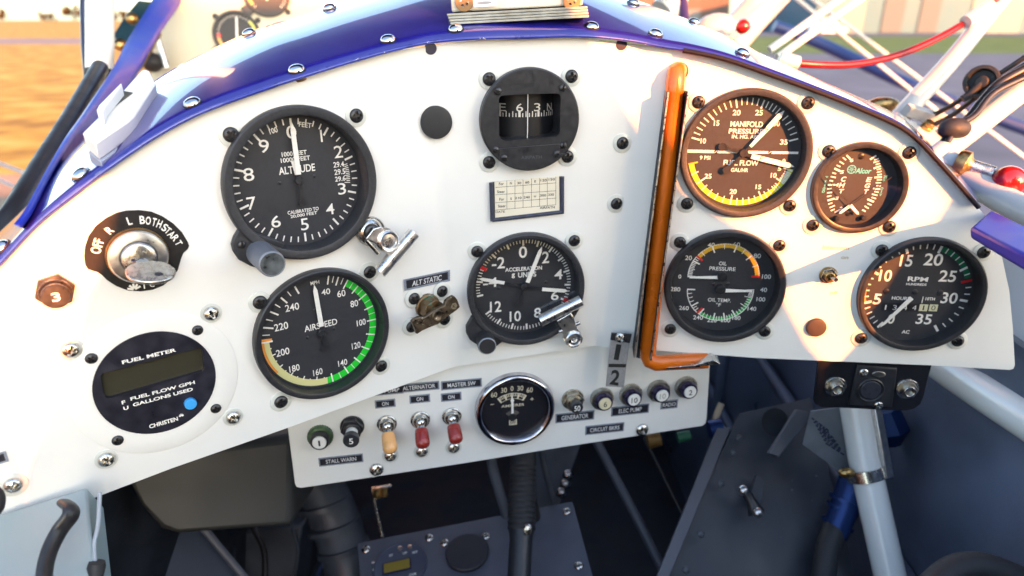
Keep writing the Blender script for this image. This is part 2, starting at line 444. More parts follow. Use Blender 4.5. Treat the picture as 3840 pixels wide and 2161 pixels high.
for p in ((1083, 122), (1563, 112)):           # relief notches under the lip
    fr = FA[1]; P = fr.hit(d(*p)); b = MB(); b.disc(3.6, .12, NAVY, 20, fr=Frame(P + fr.N * .4, fr.e1, fr.e2, fr.N)); eye_part(b, 'relief_notch', panel, PF)
b = MB()
for s_, p, h, w in (('Intercom', d(2103, 623), 2.6, 17), ('on', d(2125, 649), 1.7, 4.6), ('off', d(2097, 737), 2.4, 4.8)):
    x, y = FA[2].loc(p); bb = MB().text(s_, x, y, h, .12, mat('faded_gold_print', (.50, .38, .22), .5), w=w, italic=.15)
    b.add([FA[2].pos(*q) for q in bb.v], bb.f, bb.mats[0])
eye_part(b, 'lettering', panel, PF, smooth=0)

def surf(p, h=0.0):                             # nearest panel face on the eye ray, with its frame
    best = min(((FA[i].hit(p, h), FA[i]) for i in range(3)), key=lambda t: t[0][2] if t[0][2] > 0 else 1e9)
    return best
def surf_screw(parent, pf, p, mesh, washer, lift=.5):
    P, fr = surf(p, lift); o = put(mesh, 'mounting_screw', parent, 0, 0)
    o.matrix_local = pf.matrix().inverted() @ Frame(P + fr.N * .8, fr.e1, fr.e2, fr.N).matrix() @ Matrix.Rotation(random.uniform(0, 1.5), 4, 'Z')
    if washer: put(washer, 'washer', o, 0, 0, -.8)
# ------------------------------------------------------------------ gauges
class Gauge:
    def __init__(s, key, name, label, cat, crop, zd, group=None):
        i, x, y = GC[key]; s.fr = FA[i].off(x, y); s.root = thing(name, label, cat, s.fr, group); s.crop = crop; s.zd = zd; s.face = FA[i]
        s.sx, s.sy = s.fr.mpx(zd); k = crop.k
        s.sx /= k; s.sy /= k                   # crop pixels per mm
    def L(s, x, y, z=None): return s.fr.loc(s.crop(x, y), s.zd if z is None else z)
    def ang(s, x, y, c=(0, 0)):
        u, v = s.L(x, y); return math.degrees(math.atan2(u - c[0], v - c[1]))
    def table(s, pts, c=(0, 0)):
        ks = sorted(pts); an = []
        for k in ks:
            a = s.ang(*pts[k], c)
            while an and a < an[-1] - 1e-6 if s.cw else (an and a > an[-1] + 1e-6): a += 360 if s.cw else -360
            an.append(a)
        return lambda v: float(np.interp(v, ks, an))
    cw = True
    def bezel(s, rb, ri, zf, m=BLACK, slope=.6, extra=None):
        zd = s.zd; b = MB()
        b.lathe([(rb, 0), (rb, zf - 1.3), (rb - .35, zf - .5), (rb - 1.1, zf), (ri + 1.5, zf), (ri + .7, zf - .35), (ri + slope, zf - 1.0), (ri + .1, zd + 1), (ri - .1, zd + .01)], m, 96)
        if extra: extra(b)
        s.bz = b.build('bezel', s.root, smooth=30)
        MB().disc(ri + .6, zf - 1.7, GLASS, 64).build('glass', s.root)
        s.dial = MB().disc(ri + 1.0, zd, DIAL, 64).build('dial', s.root)
    def print_(s, items, m=MARK, off=.012, dz=.1, name='lettering', italic=0):
        b = MB()
        for it in items:
            t, x, y, h, w = it[:5]; rot = it[5] if len(it) > 5 else 0; mm = it[6] if len(it) > 6 else m
            u, v = s.L(x, y); b.text(t, u, v, h / s.sy, s.zd + dz, mm, w=w / s.sx, rot=rot, off=off, italic=italic)
        return b.build(name, s.dial, smooth=0)
    def needle(s, a, b_, w0, w1, dark=None, z=None, tip=True, m=MARK, name='needle', extra=None, wd=1.2):
        z = s.zd + 2.2 if z is None else z; q = MB()
        A = np.array(s.L(*a, z)); B = np.array(s.L(*b_, z)); u = norm(B - A); n_ = np.array([-u[1], u[0]]); Lg = np.linalg.norm(B - A)
        if tip: pts = [A + n_ * w0 / 2, A + u * Lg * .86 + n_ * w1 / 2, B, A + u * Lg * .86 - n_ * w1 / 2, A - n_ * w0 / 2]
        else: pts = [A + n_ * w0 / 2, B + n_ * w1 / 2, B - n_ * w1 / 2, A - n_ * w0 / 2]
        q.prism([tuple(p) for p in pts], z, z + .35, m)
        if dark:
            for (p0, p1, rr) in dark:
                P0 = np.array(s.L(*p0, z)); P1 = np.array(s.L(*p1, z)); uu = norm(P1 - P0); nn = np.array([-uu[1], uu[0]]) * wd / 2
                q.prism([tuple(P0 + nn), tuple(P1 + nn), tuple(P1 - nn), tuple(P0 - nn)], z - .05, z + .25, BLACKS)
                if rr: q.lathe([(rr, z - .1), (rr, z + .3)], BLACKS, 28, c=tuple(P1), cap1=True, cap0=True)
        if extra: extra(q, z)
        return q.build(name, s.root, smooth=30)
    def hub(s, p, r, z0, z1, m=BLACKS): 
        c = s.L(*p, z1); return MB().lathe([(r, z0), (r, z1 - .3), (r - .3, z1), (r * .45, z1), (r * .45, z1 - .2), (.01, z1 - .2)], m, 32, c=c).build('hub', s.root)
    def screws(s, pts, mesh=None, washer=M_WASH):
        for p in pts: screw(s.root, s.fr, p, mesh, washer, name='mounting_screw')
    def studs(s, pts, r=1.0):
        for p in pts: MB().lathe([(r, s.zd), (r, s.zd + .4), (r * .6, s.zd + .7), (.01, s.zd + .75)], BLACKS, 20, c=s.L(*p)).build('rivet', s.dial)
def lobe(s, pts, z1, m=BLACK):
    o = MB().prism([s.fr.loc(s.crop(*p), z1 * .5) for p in pts], 0, z1, m).build('knob_housing', s.root, bevel=.8, smooth=40); return o
def knob(s, base, front, r, h0, m, top, knurl=60):
    b0 = s.fr.hit(s.crop(*base), h0); z0 = s.fr.inv(b0)
    best = min(np.arange(4, 40, .5), key=lambda h: np.hypot(*(np.array(s.fr.px(z0[0], z0[1], h0 + h)) - s.crop(*front))))
    c = (z0[0], z0[1]); q = MB(); w = lambda k, n: 1 + (.02 if k % 2 else 0)
    q.lathe([(r * .96, h0 - 2), (r, h0), (r, h0 + best - .8)], m, knurl * 2, c=c, wob=w)
    q.lathe([(r, h0 + best - .8), (r * .93, h0 + best - .2), (r * .9, h0 + best), (r * .88, h0 + best - .1)], mat('worn_knob_edge', (.24, .26, .29), .5, metal=.3), 60, c=c)
    q.disc(r * .885, h0 + best - .1, top, 48, c=c)
    return q.build('adjusting_knob', s.root, smooth=25)

# altimeter
cA = Crop(780, 350, 700)
A = Gauge('alt', 'altimeter', 'large black altimeter with a white needle at zero and a grey knob below', 'gauge', cA, -7)
A.bezel(43.3, 37.4, 5.0)
lobe(A, [(240, 1040), (195, 1110), (178, 1170), (190, 1225), (235, 1290), (330, 1340), (480, 1380), (575, 1300), (560, 1230), (600, 1160)], 3.6)
knob(A, (400, 1240), (472, 1362), 7.0, 4.0, mat('grey_knurled_knob', (.16, .18, .22), .5, metal=.3, noise=.2, nscale=900), mat('pitted_knob_end', (.07, .08, .085), .6, noise=.6, nscale=260))
screw(A.root, A.fr, A.crop(262, 1178), M_SLOT, h=3.6, name='slotted_screw', rot=80)
b = MB(); nu = []
for k in range(50):
    a = 7.2 * k; mj = k % 5 == 0
    b.tick(a, 35.5 - (5.2 if mj else 3.3), 35.5, 1.15 if mj else .75, A.zd + .1, MARK)
for k in range(11): b.tick(77 + k * 2.1, 27.6 + (1.2 if k % 2 else 0), 31.0, .45, A.zd + .1, MARK)
b.build('tick_marks', A.dial, smooth=0)
A.print_([('1', 880, 332, 92, 14), ('2', 1012, 455, 95, 70), ('3', 1040, 742, 92, 66), ('4', 948, 900, 88, 68), ('5', 750, 1018, 95, 62), ('6', 527, 997, 92, 70),
          ('7', 338, 855, 95, 66), ('8', 315, 632, 95, 76), ('9', 435, 412, 95, 72), ('0', 647, 302, 95, 74)], off=.004)
A.print_([('FEET', 755, 246, 36, 95, -12), ('100', 507, 290, 40, 62, 12), ('1000 FEET', 670, 467, 34, 190), ('10000 FEET', 680, 512, 34, 224), ('ALTITUDE', 692, 590, 58, 278),
          ('CALIBRATED TO', 740, 912, 28, 245), ('20,000 FEET', 745, 945, 28, 212), ('29.4', 1015, 553, 44, 88), ('29.5', 1023, 610, 44, 90), ('29.6', 1027, 664, 40, 86)], off=.016)
A.needle((690, 630), (655, 528), 2.3, 1.6, z=A.zd + 1.4, tip=False)
A.needle((703, 632), (650, 225), 2.9, 2.6, dark=[((703, 632), (735, 855), 1.9)], z=A.zd + 2.6, wd=2.0)
A.hub((712, 682), 2.2, A.zd, A.zd + 3.6); A.studs([(556, 695), (826, 642)])
A.screws([d(895, 291), d(580, 339)])

# airspeed
cS = Crop(900, 960, 600)
S_ = Gauge('asi', 'airspeed_indicator', 'black airspeed gauge with a bright green arc, below the altimeter', 'gauge', cS, -3)
S_.bezel(42.0, 37.6, 5.2, BLACKS)
tb = S_.table({40: (802, 185), 50: (890, 195), 60: (978, 212), 80: (1145, 342), 100: (1232, 572), 120: (1168, 845), 140: (980, 1060), 160: (692, 1150), 180: (445, 1105), 200: (245, 925), 210: (200, 790), 220: (213, 650), 240: (372, 380), 250: (498, 282)})
z = S_.zd; b = MB(); RO = 36.0
b.ring(31.6, RO, z + .1, GREEN, tb(60), tb(153)); b.build('green_arc', S_.dial, smooth=0)
b = MB().ring(31.6, RO, z + .1, YELLOW, tb(153), tb(210)); b.ring(34.6, RO, z + .14, ORANGE, tb(188), tb(210)); b.build('yellow_arc', S_.dial, smooth=0)
b = MB().ring(30.0, RO, z + .18, ORANGE, tb(210), tb(212.3)); b.build('orange_line', S_.dial, smooth=0)
b = MB()
for v in range(40, 255, 5):
    mj = v % 10 == 0
    if not mj and (v > 205): 
        b.tick(tb(v), 31.2, RO - .5, .6, z + .2, MARK); continue
    if v < 60: b.tick(tb(v), 30.4 if mj else 31.8, RO, .9 if mj else .55, z + .2, MARK)
    elif v < 153: b.tick(tb(v), 29.8 if mj else 31.6, RO, .8 if mj else .4, z + .2, MARK)
    elif v < 210: b.tick(tb(v), 29.8 if mj else 31.0, 32.0 if mj else 31.6, .7, z + .2, MARK)
    else: b.tick(tb(v), 29.6 if mj else 31.4, RO, 1.0, z + .2, MARK)
b.build('tick_marks', S_.dial, smooth=0)
S_.print_([('40', 777, 325, 50, 78), ('60', 918, 340, 58, 75), ('80', 1035, 432, 58, 72), ('100', 1098, 603, 55, 85), ('120', 1052, 812, 58, 82), ('140', 930, 968, 55, 85), ('160', 705, 1052, 58, 85),
           ('180', 493, 1018, 58, 90), ('200', 387, 872, 60, 113), ('220', 373, 640, 62, 116), ('240', 472, 465, 60, 118), ('MPH', 678, 243, 30, 76), ('AIRSPEED', 733, 628, 55, 295)], off=.01)
S_.needle((738, 640), (672, 262), 2.9, 2.6, dark=[((738, 640), (775, 835), 2.3)], z=z + 1.8, wd=2.6)
S_.hub((746, 706), 2.4, z, z + 2.8); S_.studs([(678, 490), (612, 737), (853, 655)])
S_.screws([d(653, 760), d(929, 684), d(958, 920), d(706, 1010)])

# compass
cC = Crop(1760, 230, 440)
C_ = Gauge('cmp', 'compass', 'black aircraft compass with a rectangular window reading between 6 and 3', 'compass', cC, -7)
zf = 6.0
win = [C_.fr.loc(C_.crop(*p), zf) for p in ((365, 470), (378, 440), (410, 425), (700, 408), (1080, 398), (1115, 410), (1132, 445), (1120, 860), (1105, 905), (1060, 935), (740, 962), (460, 985), (400, 970), (370, 925))]
V, T = poly_holes([(31.0 * math.cos(2 * math.pi * k / 72), 31.0 * math.sin(2 * math.pi * k / 72)) for k in range(72)], [])
b = MB(); n = 72
outer = [(30.6 * math.cos(2 * math.pi * k / n), 30.6 * math.sin(2 * math.pi * k / n)) for k in range(n)]
V = [Vector(p) for p in outer + win]; E = [(i, (i + 1) % n) for i in range(n)] + [(n + i, n + (i + 1) % len(win)) for i in range(len(win))]
V2, _, T2, *_ = delaunay_2d_cdt(V, E, [], 1, 1e-5)
def inside(q, P):
    c = False
    for i in range(len(P)):
        x0, y0 = P[i]; x1, y1 = P[i - 1]
        if (y0 > q[1]) != (y1 > q[1]) and q[0] < (x1 - x0) * (q[1] - y0) / (y1 - y0) + x0: c = not c
    return c
T2 = [t for t in T2 if not inside(tuple(sum((V2[i] for i in t), Vector((0, 0))) / 3), win)]
b.add([(p.x, p.y, zf) for p in V2], T2, BLACKS)
b.lathe([(31.6, 0), (31.6, 2.6), (31.0, 2.8), (31.0, 3.4), (31.5, 3.6), (31.5, zf - .5), (30.6, zf)], BLACKS, 72)
m_ = len(win); wn_ = [(x, y, zf) for x, y in win] + [(x * 1.0, y * 1.0, zf - 26) for x, y in win]
b.add(wn_, [(i, (i + 1) % m_, m_ + (i + 1) % m_, m_ + i) for i in range(m_)], BLACKS)
b.build('housing', C_.root, smooth=30)
zc = -5.0                                       # the compass card: a drum behind the window
card = MB(); Rr = 24.0; zz = zc - Rr; xc, yc = C_.L(735, 600, zc)
for y0, y1, mm in ((-26, 22, mat('compass_card_black', (.008, .009, .012), .5)),):
    v = []
    for k in range(25):
        a = R(-75 + 150 * k / 24); v += [(xc + Rr * math.sin(a), yc + y0, zz + Rr * math.cos(a)), (xc + Rr * math.sin(a), yc + y1, zz + Rr * math.cos(a))]
    card.add(v, [(2 * k, 2 * k + 2, 2 * k + 3, 2 * k + 1) for k in range(24)], mm)
cd = card.build('compass_card', C_.root)
pr = MB()
def drum_at(px, py):                            # where the eye ray meets the drum
    zq = zc
    for _ in range(30):
        u, v = C_.L(px, py, zq); a0 = math.asin(max(-.97, min(.97, (u - xc) / Rr))); zq = .6 * zq + .4 * (zz + Rr * math.cos(a0))
    return a0, v
def on_drum(px, py, h, w, t):
    a0, v = drum_at(px, py); q = MB().text(t, 0, 0, h / C_.sy, 0, MARK, w=w, off=.0)
    pr.add([(xc + (Rr + .15) * math.sin(a0 + x / Rr), y + v, zz + (Rr + .15) * math.cos(a0 + x / Rr)) for x, y, _ in q.v], q.f, MARK)
on_drum(410, 567, 95, 5.0, 'E'); on_drum(622, 572, 98, 4.4, '6'); on_drum(838, 568, 98, 4.4, '3'); on_drum(988, 562, 92, 4.6, 'N')
vb = C_.L(620, 692, zc)[1]
for k in range(24):
    px_ = [382, 418, 456, 495, 537, 577, 620, 660, 700, 742, 779, 820, 853, 889, 921, 952, 979, 1001, 1020, 1038, 1050, 1062, 1072, 1082][k]
    a0, _ = drum_at(px_, 692); hgt = 3.6 if k % 6 == 0 or k in (12,) else (3.6 if k % 2 == 0 else 2.4); wd = (.062 if k in (0, 6, 12) else .026) 
    pr.add([(xc + (Rr + .15) * math.sin(a), y, zz + (Rr + .15) * math.cos(a)) for a, y in ((a0 - wd / 2, vb), (a0 + wd / 2, vb), (a0 + wd / 2, vb + hgt), (a0 - wd / 2, vb + hgt))], [(0, 1, 2, 3)], MARK)
pr.build('card_lettering', cd, smooth=0)
xl, _ = C_.L(722, 600, 3)
MB().tube([(xl, C_.L(722, 405, 3)[1], 3), (xl, C_.L(725, 700, 3)[1], 3), (xl - .1, C_.L(715, 950, 3)[1], 3)], .28, MARK, 8).build('lubber_line', C_.root)
MB().poly([(x, y) for x, y in win], zf - .8, GLASS).build('glass', C_.root)
q = C_.fr.loc(C_.crop(370, 1078), zf), C_.fr.loc(C_.crop(1115, 1020), zf)
cp = MB(); arc = [(31.0 * math.cos(R(a)), 31.0 * math.sin(R(a))) for a in np.linspace(-43, -130, 24)]
cp.prism([q[1], (q[1][0], arc[0][1])] + arc + [(q[0][0], arc[-1][1] + 2), q[0]], zf, zf + .9, BLACKS)
cvr = cp.build('adjuster_cover', C_.root, bevel=.15)
u, v = C_.fr.loc(C_.crop(768, 1187), zf + .9)
MB().text('AIRPATH', u, v, 42 / C_.sy, zf + .95, mat('embossed_black', (.055, .06, .07), .5), w=255 / C_.sx).build('lettering', cvr, smooth=0)
for p, rr in (((355, 372), -20), ((1155, 332), 70), ((325, 1097), -15), ((425, 1195), -5), ((1078, 1143), 25), ((1160, 1040), 85)):
    u, v = C_.fr.loc(C_.crop(*p), zf); put(M_SLOT, 'slotted_screw', C_.root, u, v, zf + (.9 if p[1] > 1100 else 0), rr)
C_.screws([d(1230, 199), d(1437, 192), d(1427, 394), d(1230, 408)])

# accelerometer
cG = Crop(1700, 830, 550)
G_ = Gauge('g', 'accelerometer', 'black g meter with three white needles and a knurled black knob', 'gauge', cG, -6.5)
G_.bezel(41.2, 36.6, 5.2)
lobe(G_, [(180, 930), (150, 985), (122, 1030), (125, 1100), (160, 1165), (220, 1205), (300, 1240), (420, 1230), (480, 1185), (460, 1120)], 4.0)
knob(G_, (312, 1165), (340, 1240), 6.3, 4.4, RUBBER, mat('knob_end_black', (.02, .02, .023), .6), 36)
tb = G_.table({-5: (215, 747), -4: (217, 597), -2: (380, 325), -1: (528, 228), 0: (690, 178), 1: (848, 185), 4: (1152, 482), 5: (1150, 627), 9: (725, 1048), 10: (577, 1055), 11: (432, 1015), 12: (308, 930)})
b = MB(); z = G_.zd
for k in range(0, 17 * 5 + 1):
    v = -5 + k / 5; mj = k % 5 == 0
    b.tick(tb(v), 33.9 - (4.4 if mj else 2.7), 33.9, 1.3 if mj else .62, z + .1, CREAM if v > -3 and v < 2 else MARK)
b.build('tick_marks', G_.dial, smooth=0)
for p, w in (((330, 482), 1), ((1128, 786), 1)):
    a = G_.ang(*p); MB().tick(a, 29.6 if p[0] < 700 else 31.5, 35.4 if p[0] < 700 else 36, 2.6, z + .15, RED).build('red_limit_mark', G_.dial, smooth=0)
G_.print_([('0', 688, 305, 110, 78), ('2', 912, 357, 112, 70), ('4', 1040, 525, 98, 80), ('6', 1003, 735, 92, 76), ('8', 832, 905, 100, 70), ('10', 612, 940, 105, 112), ('12', 418, 845, 108, 112), ('-4', 365, 605, 92, 140), ('-2', 445, 412, 108, 125)], off=.012)
G_.print_([('ACCELERATION', 695, 470, 38, 360), ('g', 592, 540, 46, 32), ('UNITS', 730, 527, 50, 178)], off=.025)
G_.needle((505, 610), (250, 567), 2.3, 2.3, dark=[((505, 610), (700, 652), 0)], z=z + 1.6, wd=1.8)
G_.needle((878, 672), (1135, 690), 2.6, 2.6, dark=[((878, 672), (700, 650), 0)], z=z + 2.1, wd=1.6)
G_.needle((733, 606), (877, 248), 2.9, 2.6, dark=[((733, 606), (640, 825), 1.8)], z=z + 2.7, wd=2.2)
G_.hub((697, 652), 2.3, z, z + 3.4); G_.studs([(915, 602), (450, 660)], 1.2)
G_.screws([d(1200, 632), d(1444, 605)])

# manifold pressure / fuel flow
cM = Crop(2500, 300, 580)
P_ = Gauge('map', 'manifold_pressure_gauge', 'black two part manifold and fuel flow gauge with a lime arc, beside the amber tube', 'gauge', cM, -5.5)
P_.bezel(41.4, 36.4, 4.6)
tb = P_.table({10: (232, 540), 15: (398, 325), 20: (648, 165), 25: (920, 182), 30: (1102, 288), 35: (1238, 550)})
z = P_.zd; b = MB()
for v in range(10, 36): b.tick(tb(v), 34.9 - (5.6 if v % 5 == 0 else 4.4), 34.9, 1.0 if v % 5 == 0 else .7, z + .15, MARK)
P_.cw = True
tf = P_.table({4: (1195, 822), 5: (1165, 850), 10: (1090, 968), 15: (890, 1112), 20: (595, 1155), 25: (278, 975), 27: (200, 790)})
for v in range(5, 27):
    b.tick(tf(v), 34.9 - (6.6 if v % 5 == 0 else 4.8), 34.9 - (0 if v < 26 else 0), .9 if v % 5 == 0 else .65, z + .2, MARK)
for v in (6.5, 7.5, 8.5, 9.5, 11.5): b.tick(tf(v), 30.4, 34.9, .5, z + .2, MARK)
l0, l1 = P_.L(195, 668), P_.L(1233, 685)
b.prism([(l0[0], l0[1] + .95), (l1[0], l1[1] + .75), (l1[0], l1[1] - .75), (l0[0], l0[1] - .95)], z + .05, z + .12, MARK)
b.build('tick_marks', P_.dial, smooth=0)
MB().ring(31.6, 34.9, z + .1, LIME, tf(27), tf(4.6)).build('lime_arc', P_.dial, smooth=0)
MB().tick(tf(27), 29.0, 35.2, .9, z + .22, AMBERARC).build('amber_line', P_.dial, smooth=0)
P_.print_([('10', 343, 572, 48, 50), ('15', 468, 405, 50, 50), ('20', 656, 307, 50, 72), ('25', 866, 307, 50, 70), ('30', 1030, 410, 48, 62), ('35', 1100, 583, 48, 72), ('MANIFOLD', 750, 415, 50, 300), ('PRESSURE', 745, 482, 46, 320),
           ('IN. HG. ABS', 740, 533, 36, 255), ('9 PSI', 360, 730, 36, 100), ('FUEL FLOW', 697, 778, 50, 330), ('GAL/HR', 683, 845, 36, 162), ('0', 1098, 763, 44, 28), ('5', 1058, 832, 40, 30), ('10', 1003, 895, 46, 54), ('15', 860, 1003, 44, 52), ('20', 623, 1047, 48, 66), ('25', 388, 903, 46, 66)], off=.02)
def mark_M(q, z): 
    u, v = P_.L(930, 468, z + .4); q.text('M', u, v, 2.9, z + .42, BLACKS, w=2.4, rot=-40, off=.0)
def mark_F(q, z):
    u, v = P_.L(887, 738, z + .4); q.text('F', u, v, 2.7, z + .42, BLACKS, w=1.6, rot=-14, off=.0)
P_.needle((785, 625), (1103, 288), 2.0, 3.4, dark=[((785, 625), (727, 690), 0), ((727, 690), (562, 845), 2.5)], z=z + 3.0, extra=mark_M, wd=2.0)
P_.needle((795, 715), (1197, 815), 3.2, 3.2, dark=[((795, 715), (727, 690), 0), ((727, 690), (523, 628), 2.6)], z=z + 2.0, extra=mark_F, wd=2.2)
P_.hub((725, 690), 2.8, z, z + 3.8)
for p in ((460, 675), (967, 680)): u, v = P_.L(*p); put(M_SLOT, 'dial_screw', P_.dial, u, v, z, 40).scale = (.55, .55, .4)
P_.screws([d(1757, 257), d(2032, 259), d(1986, 517), d(1728, 512)])

# cylinder head / exhaust temperature
cE = Crop(3000, 500, 440)
E_ = Gauge('alc', 'engine_temperature_gauge', 'small black gauge with two thin crossing pointers and cyan lettering', 'gauge', cE, -3.6)
E_.bezel(29.6, 25.2, 4.0, BLACKS, slope=1.4)
z = E_.zd
E_.print_([('6', 640, 335, 42, 40), ('5', 520, 480, 42, 40), ('4', 457, 637, 42, 40), ('3', 455, 802, 42, 42), ('2', 508, 930, 38, 40), ('C', 537, 567, 60, 58), ('H', 517, 642, 58, 62), ('T', 507, 718, 56, 56), ('E', 852, 573, 58, 56), ('G', 832, 648, 58, 60), ('T', 815, 722, 56, 56)], off=.03, italic=.2)
E_.print_([('Alcor', 785, 465, 66, 190), ('x', 314, 596, 26, 28), ('1', 308, 640, 36, 14), ('0', 296, 685, 36, 34), ('0', 288, 720, 36, 36), ('25', 1055, 540, 36, 52), ('o', 1035, 578, 28, 30), ('D', 1012, 685, 34, 32), ('I', 1005, 722, 34, 10), ('V', 995, 760, 34, 32), ('°F', 325, 545, 34, 40)], m=CYAN, off=.03, name='cyan_lettering', italic=.15)
u, v = E_.L(638, 447); b = MB(); b.ring(2.25, 2.8, z + .1, CYAN, c=(u, v))
for k in range(8): b.tick(45 * k, .3, 2.4, .3, z + .1, CYAN, c=(u, v))
b.build('wheel_emblem', E_.dial, smooth=0)
b = MB()
def dash(p, q, w):
    A0, B0 = np.array(E_.L(*p)), np.array(E_.L(*q)); uu = norm(B0 - A0); nn = np.array([-uu[1], uu[0]]) * w / 2
    b.add([(*(A0 + nn), z + .12), (*(B0 + nn), z + .12), (*(B0 - nn), z + .12), (*(A0 - nn), z + .12)], [(0, 3, 2, 1)], MARK)
for p, q, w in (((575, 272), (628, 325), 1.1), ((530, 300), (568, 332), .8), ((488, 348), (542, 382), .8), ((452, 395), (498, 414), .8), ((425, 435), (500, 470), 1.2), ((400, 488), (445, 502), .8), ((380, 535), (443, 548), .8), ((365, 585), (408, 592), .8), ((345, 638), (435, 638), 1.0),
                ((335, 688), (388, 684), .8), ((332, 738), (396, 730), .8), ((332, 783), (386, 772), .8), ((340, 832), (425, 808), 1.1), ((348, 877), (400, 860), .8), ((365, 920), (432, 892), .8), ((380, 958), (428, 938), .8), ((428, 980), (492, 948), 1.0),
                ((942, 275), (866, 325), 1.2), ((972, 312), (915, 332), .8), ((988, 340), (905, 362), .8), ((990, 372), (935, 388), .8), ((998, 405), (908, 435), 1.1), ((1000, 438), (948, 450), .8), ((1008, 470), (950, 484), .8), ((1010, 506), (955, 516), .8), ((1012, 540), (918, 548), 1.1), ((1008, 574), (950, 577), .8),
                ((1002, 612), (935, 612), .8), ((998, 652), (942, 648), .8), ((985, 690), (902, 685), 1.1), ((972, 730), (918, 720), .8), ((955, 768), (888, 752), .8), ((938, 808), (884, 792), .8), ((912, 848), (832, 815), 1.2), ((882, 888), (834, 868), .8), ((848, 930), (798, 900), .8), ((810, 968), (768, 945), .9)): dash(p, q, w)
b.build('tick_marks', E_.dial, smooth=0)
for a_, m_, e_ in (((300, 528), (622, 888), (725, 1005)), ((1135, 540), (625, 890), (482, 992))):
    E_.needle(m_, e_, 2.0, 1.7, dark=[(m_, a_, 0)], z=z + (2.6 if a_[0] < 500 else 2.0), wd=.45)
for p in ((757, 285), (595, 988)): u, v = E_.L(*p); put(M_SLOT, 'dial_screw', E_.dial, u, v, z, 10).scale = (.9, .9, .5)
for p in ((455, 1055), (785, 1048)): u, v = E_.L(*p, z + 2); MB().lathe([(1.7, z), (1.7, z + 3), (1.3, z + 3.4), (.01, z + 3.4)], BLACKS, 24, c=(u, v)).build('stop_post', E_.dial)
E_.screws([d(2084, 380), d(2286, 384), d(2236, 570), d(2044, 566)])

# oil pressure / temperature
cO = Crop(2450, 830, 550)
O_ = Gauge('oil', 'oil_gauge', 'black oil pressure and temperature gauge with two short white needles', 'gauge', cO, -5.5)
O_.bezel(40.8, 35.6, 5.0, BLACKS)
z = O_.zd; cu, cl = O_.L(690, 552), O_.L(662, 684); O_.cw = True
up = {0: (285, 545), 20: (385, 385), 40: (590, 265), 60: (815, 265), 80: (960, 350), 100: (1068, 545)}
tu = O_.table(up, cu); Ru = np.mean([np.hypot(*(np.array(O_.L(*p)) - cu)) for p in up.values()])
O_.cw = False
lo = {280: (275, 670), 260: (372, 840), 240: (470, 898), 220: (598, 945), 200: (700, 945), 180: (800, 918), 140: (920, 850), 100: (1005, 765), 40: (1050, 675)}
dn = {-k: v for k, v in lo.items()}; O_.cw = True
lo_k = sorted(lo); al = [O_.ang(*lo[k], cl) % 360 for k in lo_k]; tl = lambda v: float(np.interp(v, lo_k, al)); Rl = np.mean([np.hypot(*(np.array(O_.L(*p)) - cl)) for p in lo.values()])
b = MB(); b.ring(Ru - .55, Ru, z + .2, MARK, tu(0), tu(100), c=cu); b.ring(Rl - .55, Rl, z + .2, MARK, tl(40), tl(280), c=cl)
for v in range(0, 101, 2): b.tick(tu(v), Ru - (5.4 if v % 20 == 0 else 4.0 if v % 10 == 0 else 3.2), Ru, .9 if v % 20 == 0 else .5, z + .22, MARK if v < 26 or v % 10 == 0 else AMBERARC, c=cu)
for v in list(range(40, 180, 10)) + list(range(180, 281, 5)): b.tick(tl(v), Rl - (5.6 if v in (40, 100, 140, 180, 200, 220, 240, 260, 280) else 3.4), Rl, .9 if v % 20 == 0 and v > 170 else .5, z + .22, MARK, c=cl)
b.build('tick_marks', O_.dial, smooth=0)
MB().ring(Ru - 3.0, Ru - .4, z + .15, AMBERARC, tu(26), tu(62), c=cu).ring(Ru - 3.0, Ru - .4, z + .15, mat('arc_olive', (.45, .47, .05), .5), tu(62), tu(80), c=cu).ring(Ru - 3.0, Ru - .4, z + .15, AMBERARC, tu(80), tu(99), c=cu).build('amber_arc', O_.dial, smooth=0)
MB().ring(Rl - 2.6, Rl - .4, z + .15, mat('arc_mid_green', (.01, .42, .07), .5), tl(100), tl(243), c=cl).build('green_arc', O_.dial, smooth=0)
for a, c, rr in ((tu(25), cu, Ru), (tu(100), cu, Ru), (tl(244), cl, Rl)): MB().tick(a, rr - 5.4, rr, 1.3, z + .26, RED, c=c).build('red_limit_mark', O_.dial, smooth=0)
O_.print_([('0', 262, 547, 40, 28), ('20', 348, 362, 45, 66), ('40', 572, 235, 45, 68), ('60', 822, 232, 45, 68), ('80', 1027, 343, 44, 70), ('100', 1118, 548, 44, 86), ('280', 218, 672, 42, 98), ('260', 302, 858, 42, 98), ('240', 442, 952, 42, 100), ('220', 580, 978, 42, 96), ('200', 713, 978, 42, 96),
           ('180', 822, 955, 42, 80), ('140', 975, 865, 42, 85), ('100', 1063, 772, 42, 85), ('40', 1090, 678, 42, 66)], off=.01)
O_.print_([('OIL', 687, 418, 36, 75), ('PRESSURE', 683, 470, 36, 255), ('OIL TEMP.', 653, 780, 36, 228), ('°F', 643, 825, 36, 50)], off=.006)
O_.needle((640, 555), (358, 555), 2.4, 1.2, dark=[((640, 555), (690, 552), 0)], z=z + 2.2, tip=False)
O_.needle((708, 685), (975, 690), 2.6, 1.3, dark=[((708, 685), (662, 684), 0)], z=z + 2.2, tip=False)
O_.hub((685, 552), 3.4, z, z + 3.6); O_.hub((668, 682), 3.4, z, z + 3.6); O_.studs([(597, 620), (740, 620)], 1.3)
O_.screws([d(1710, 609), d(1960, 617), d(1923, 833), d(1686, 827)])

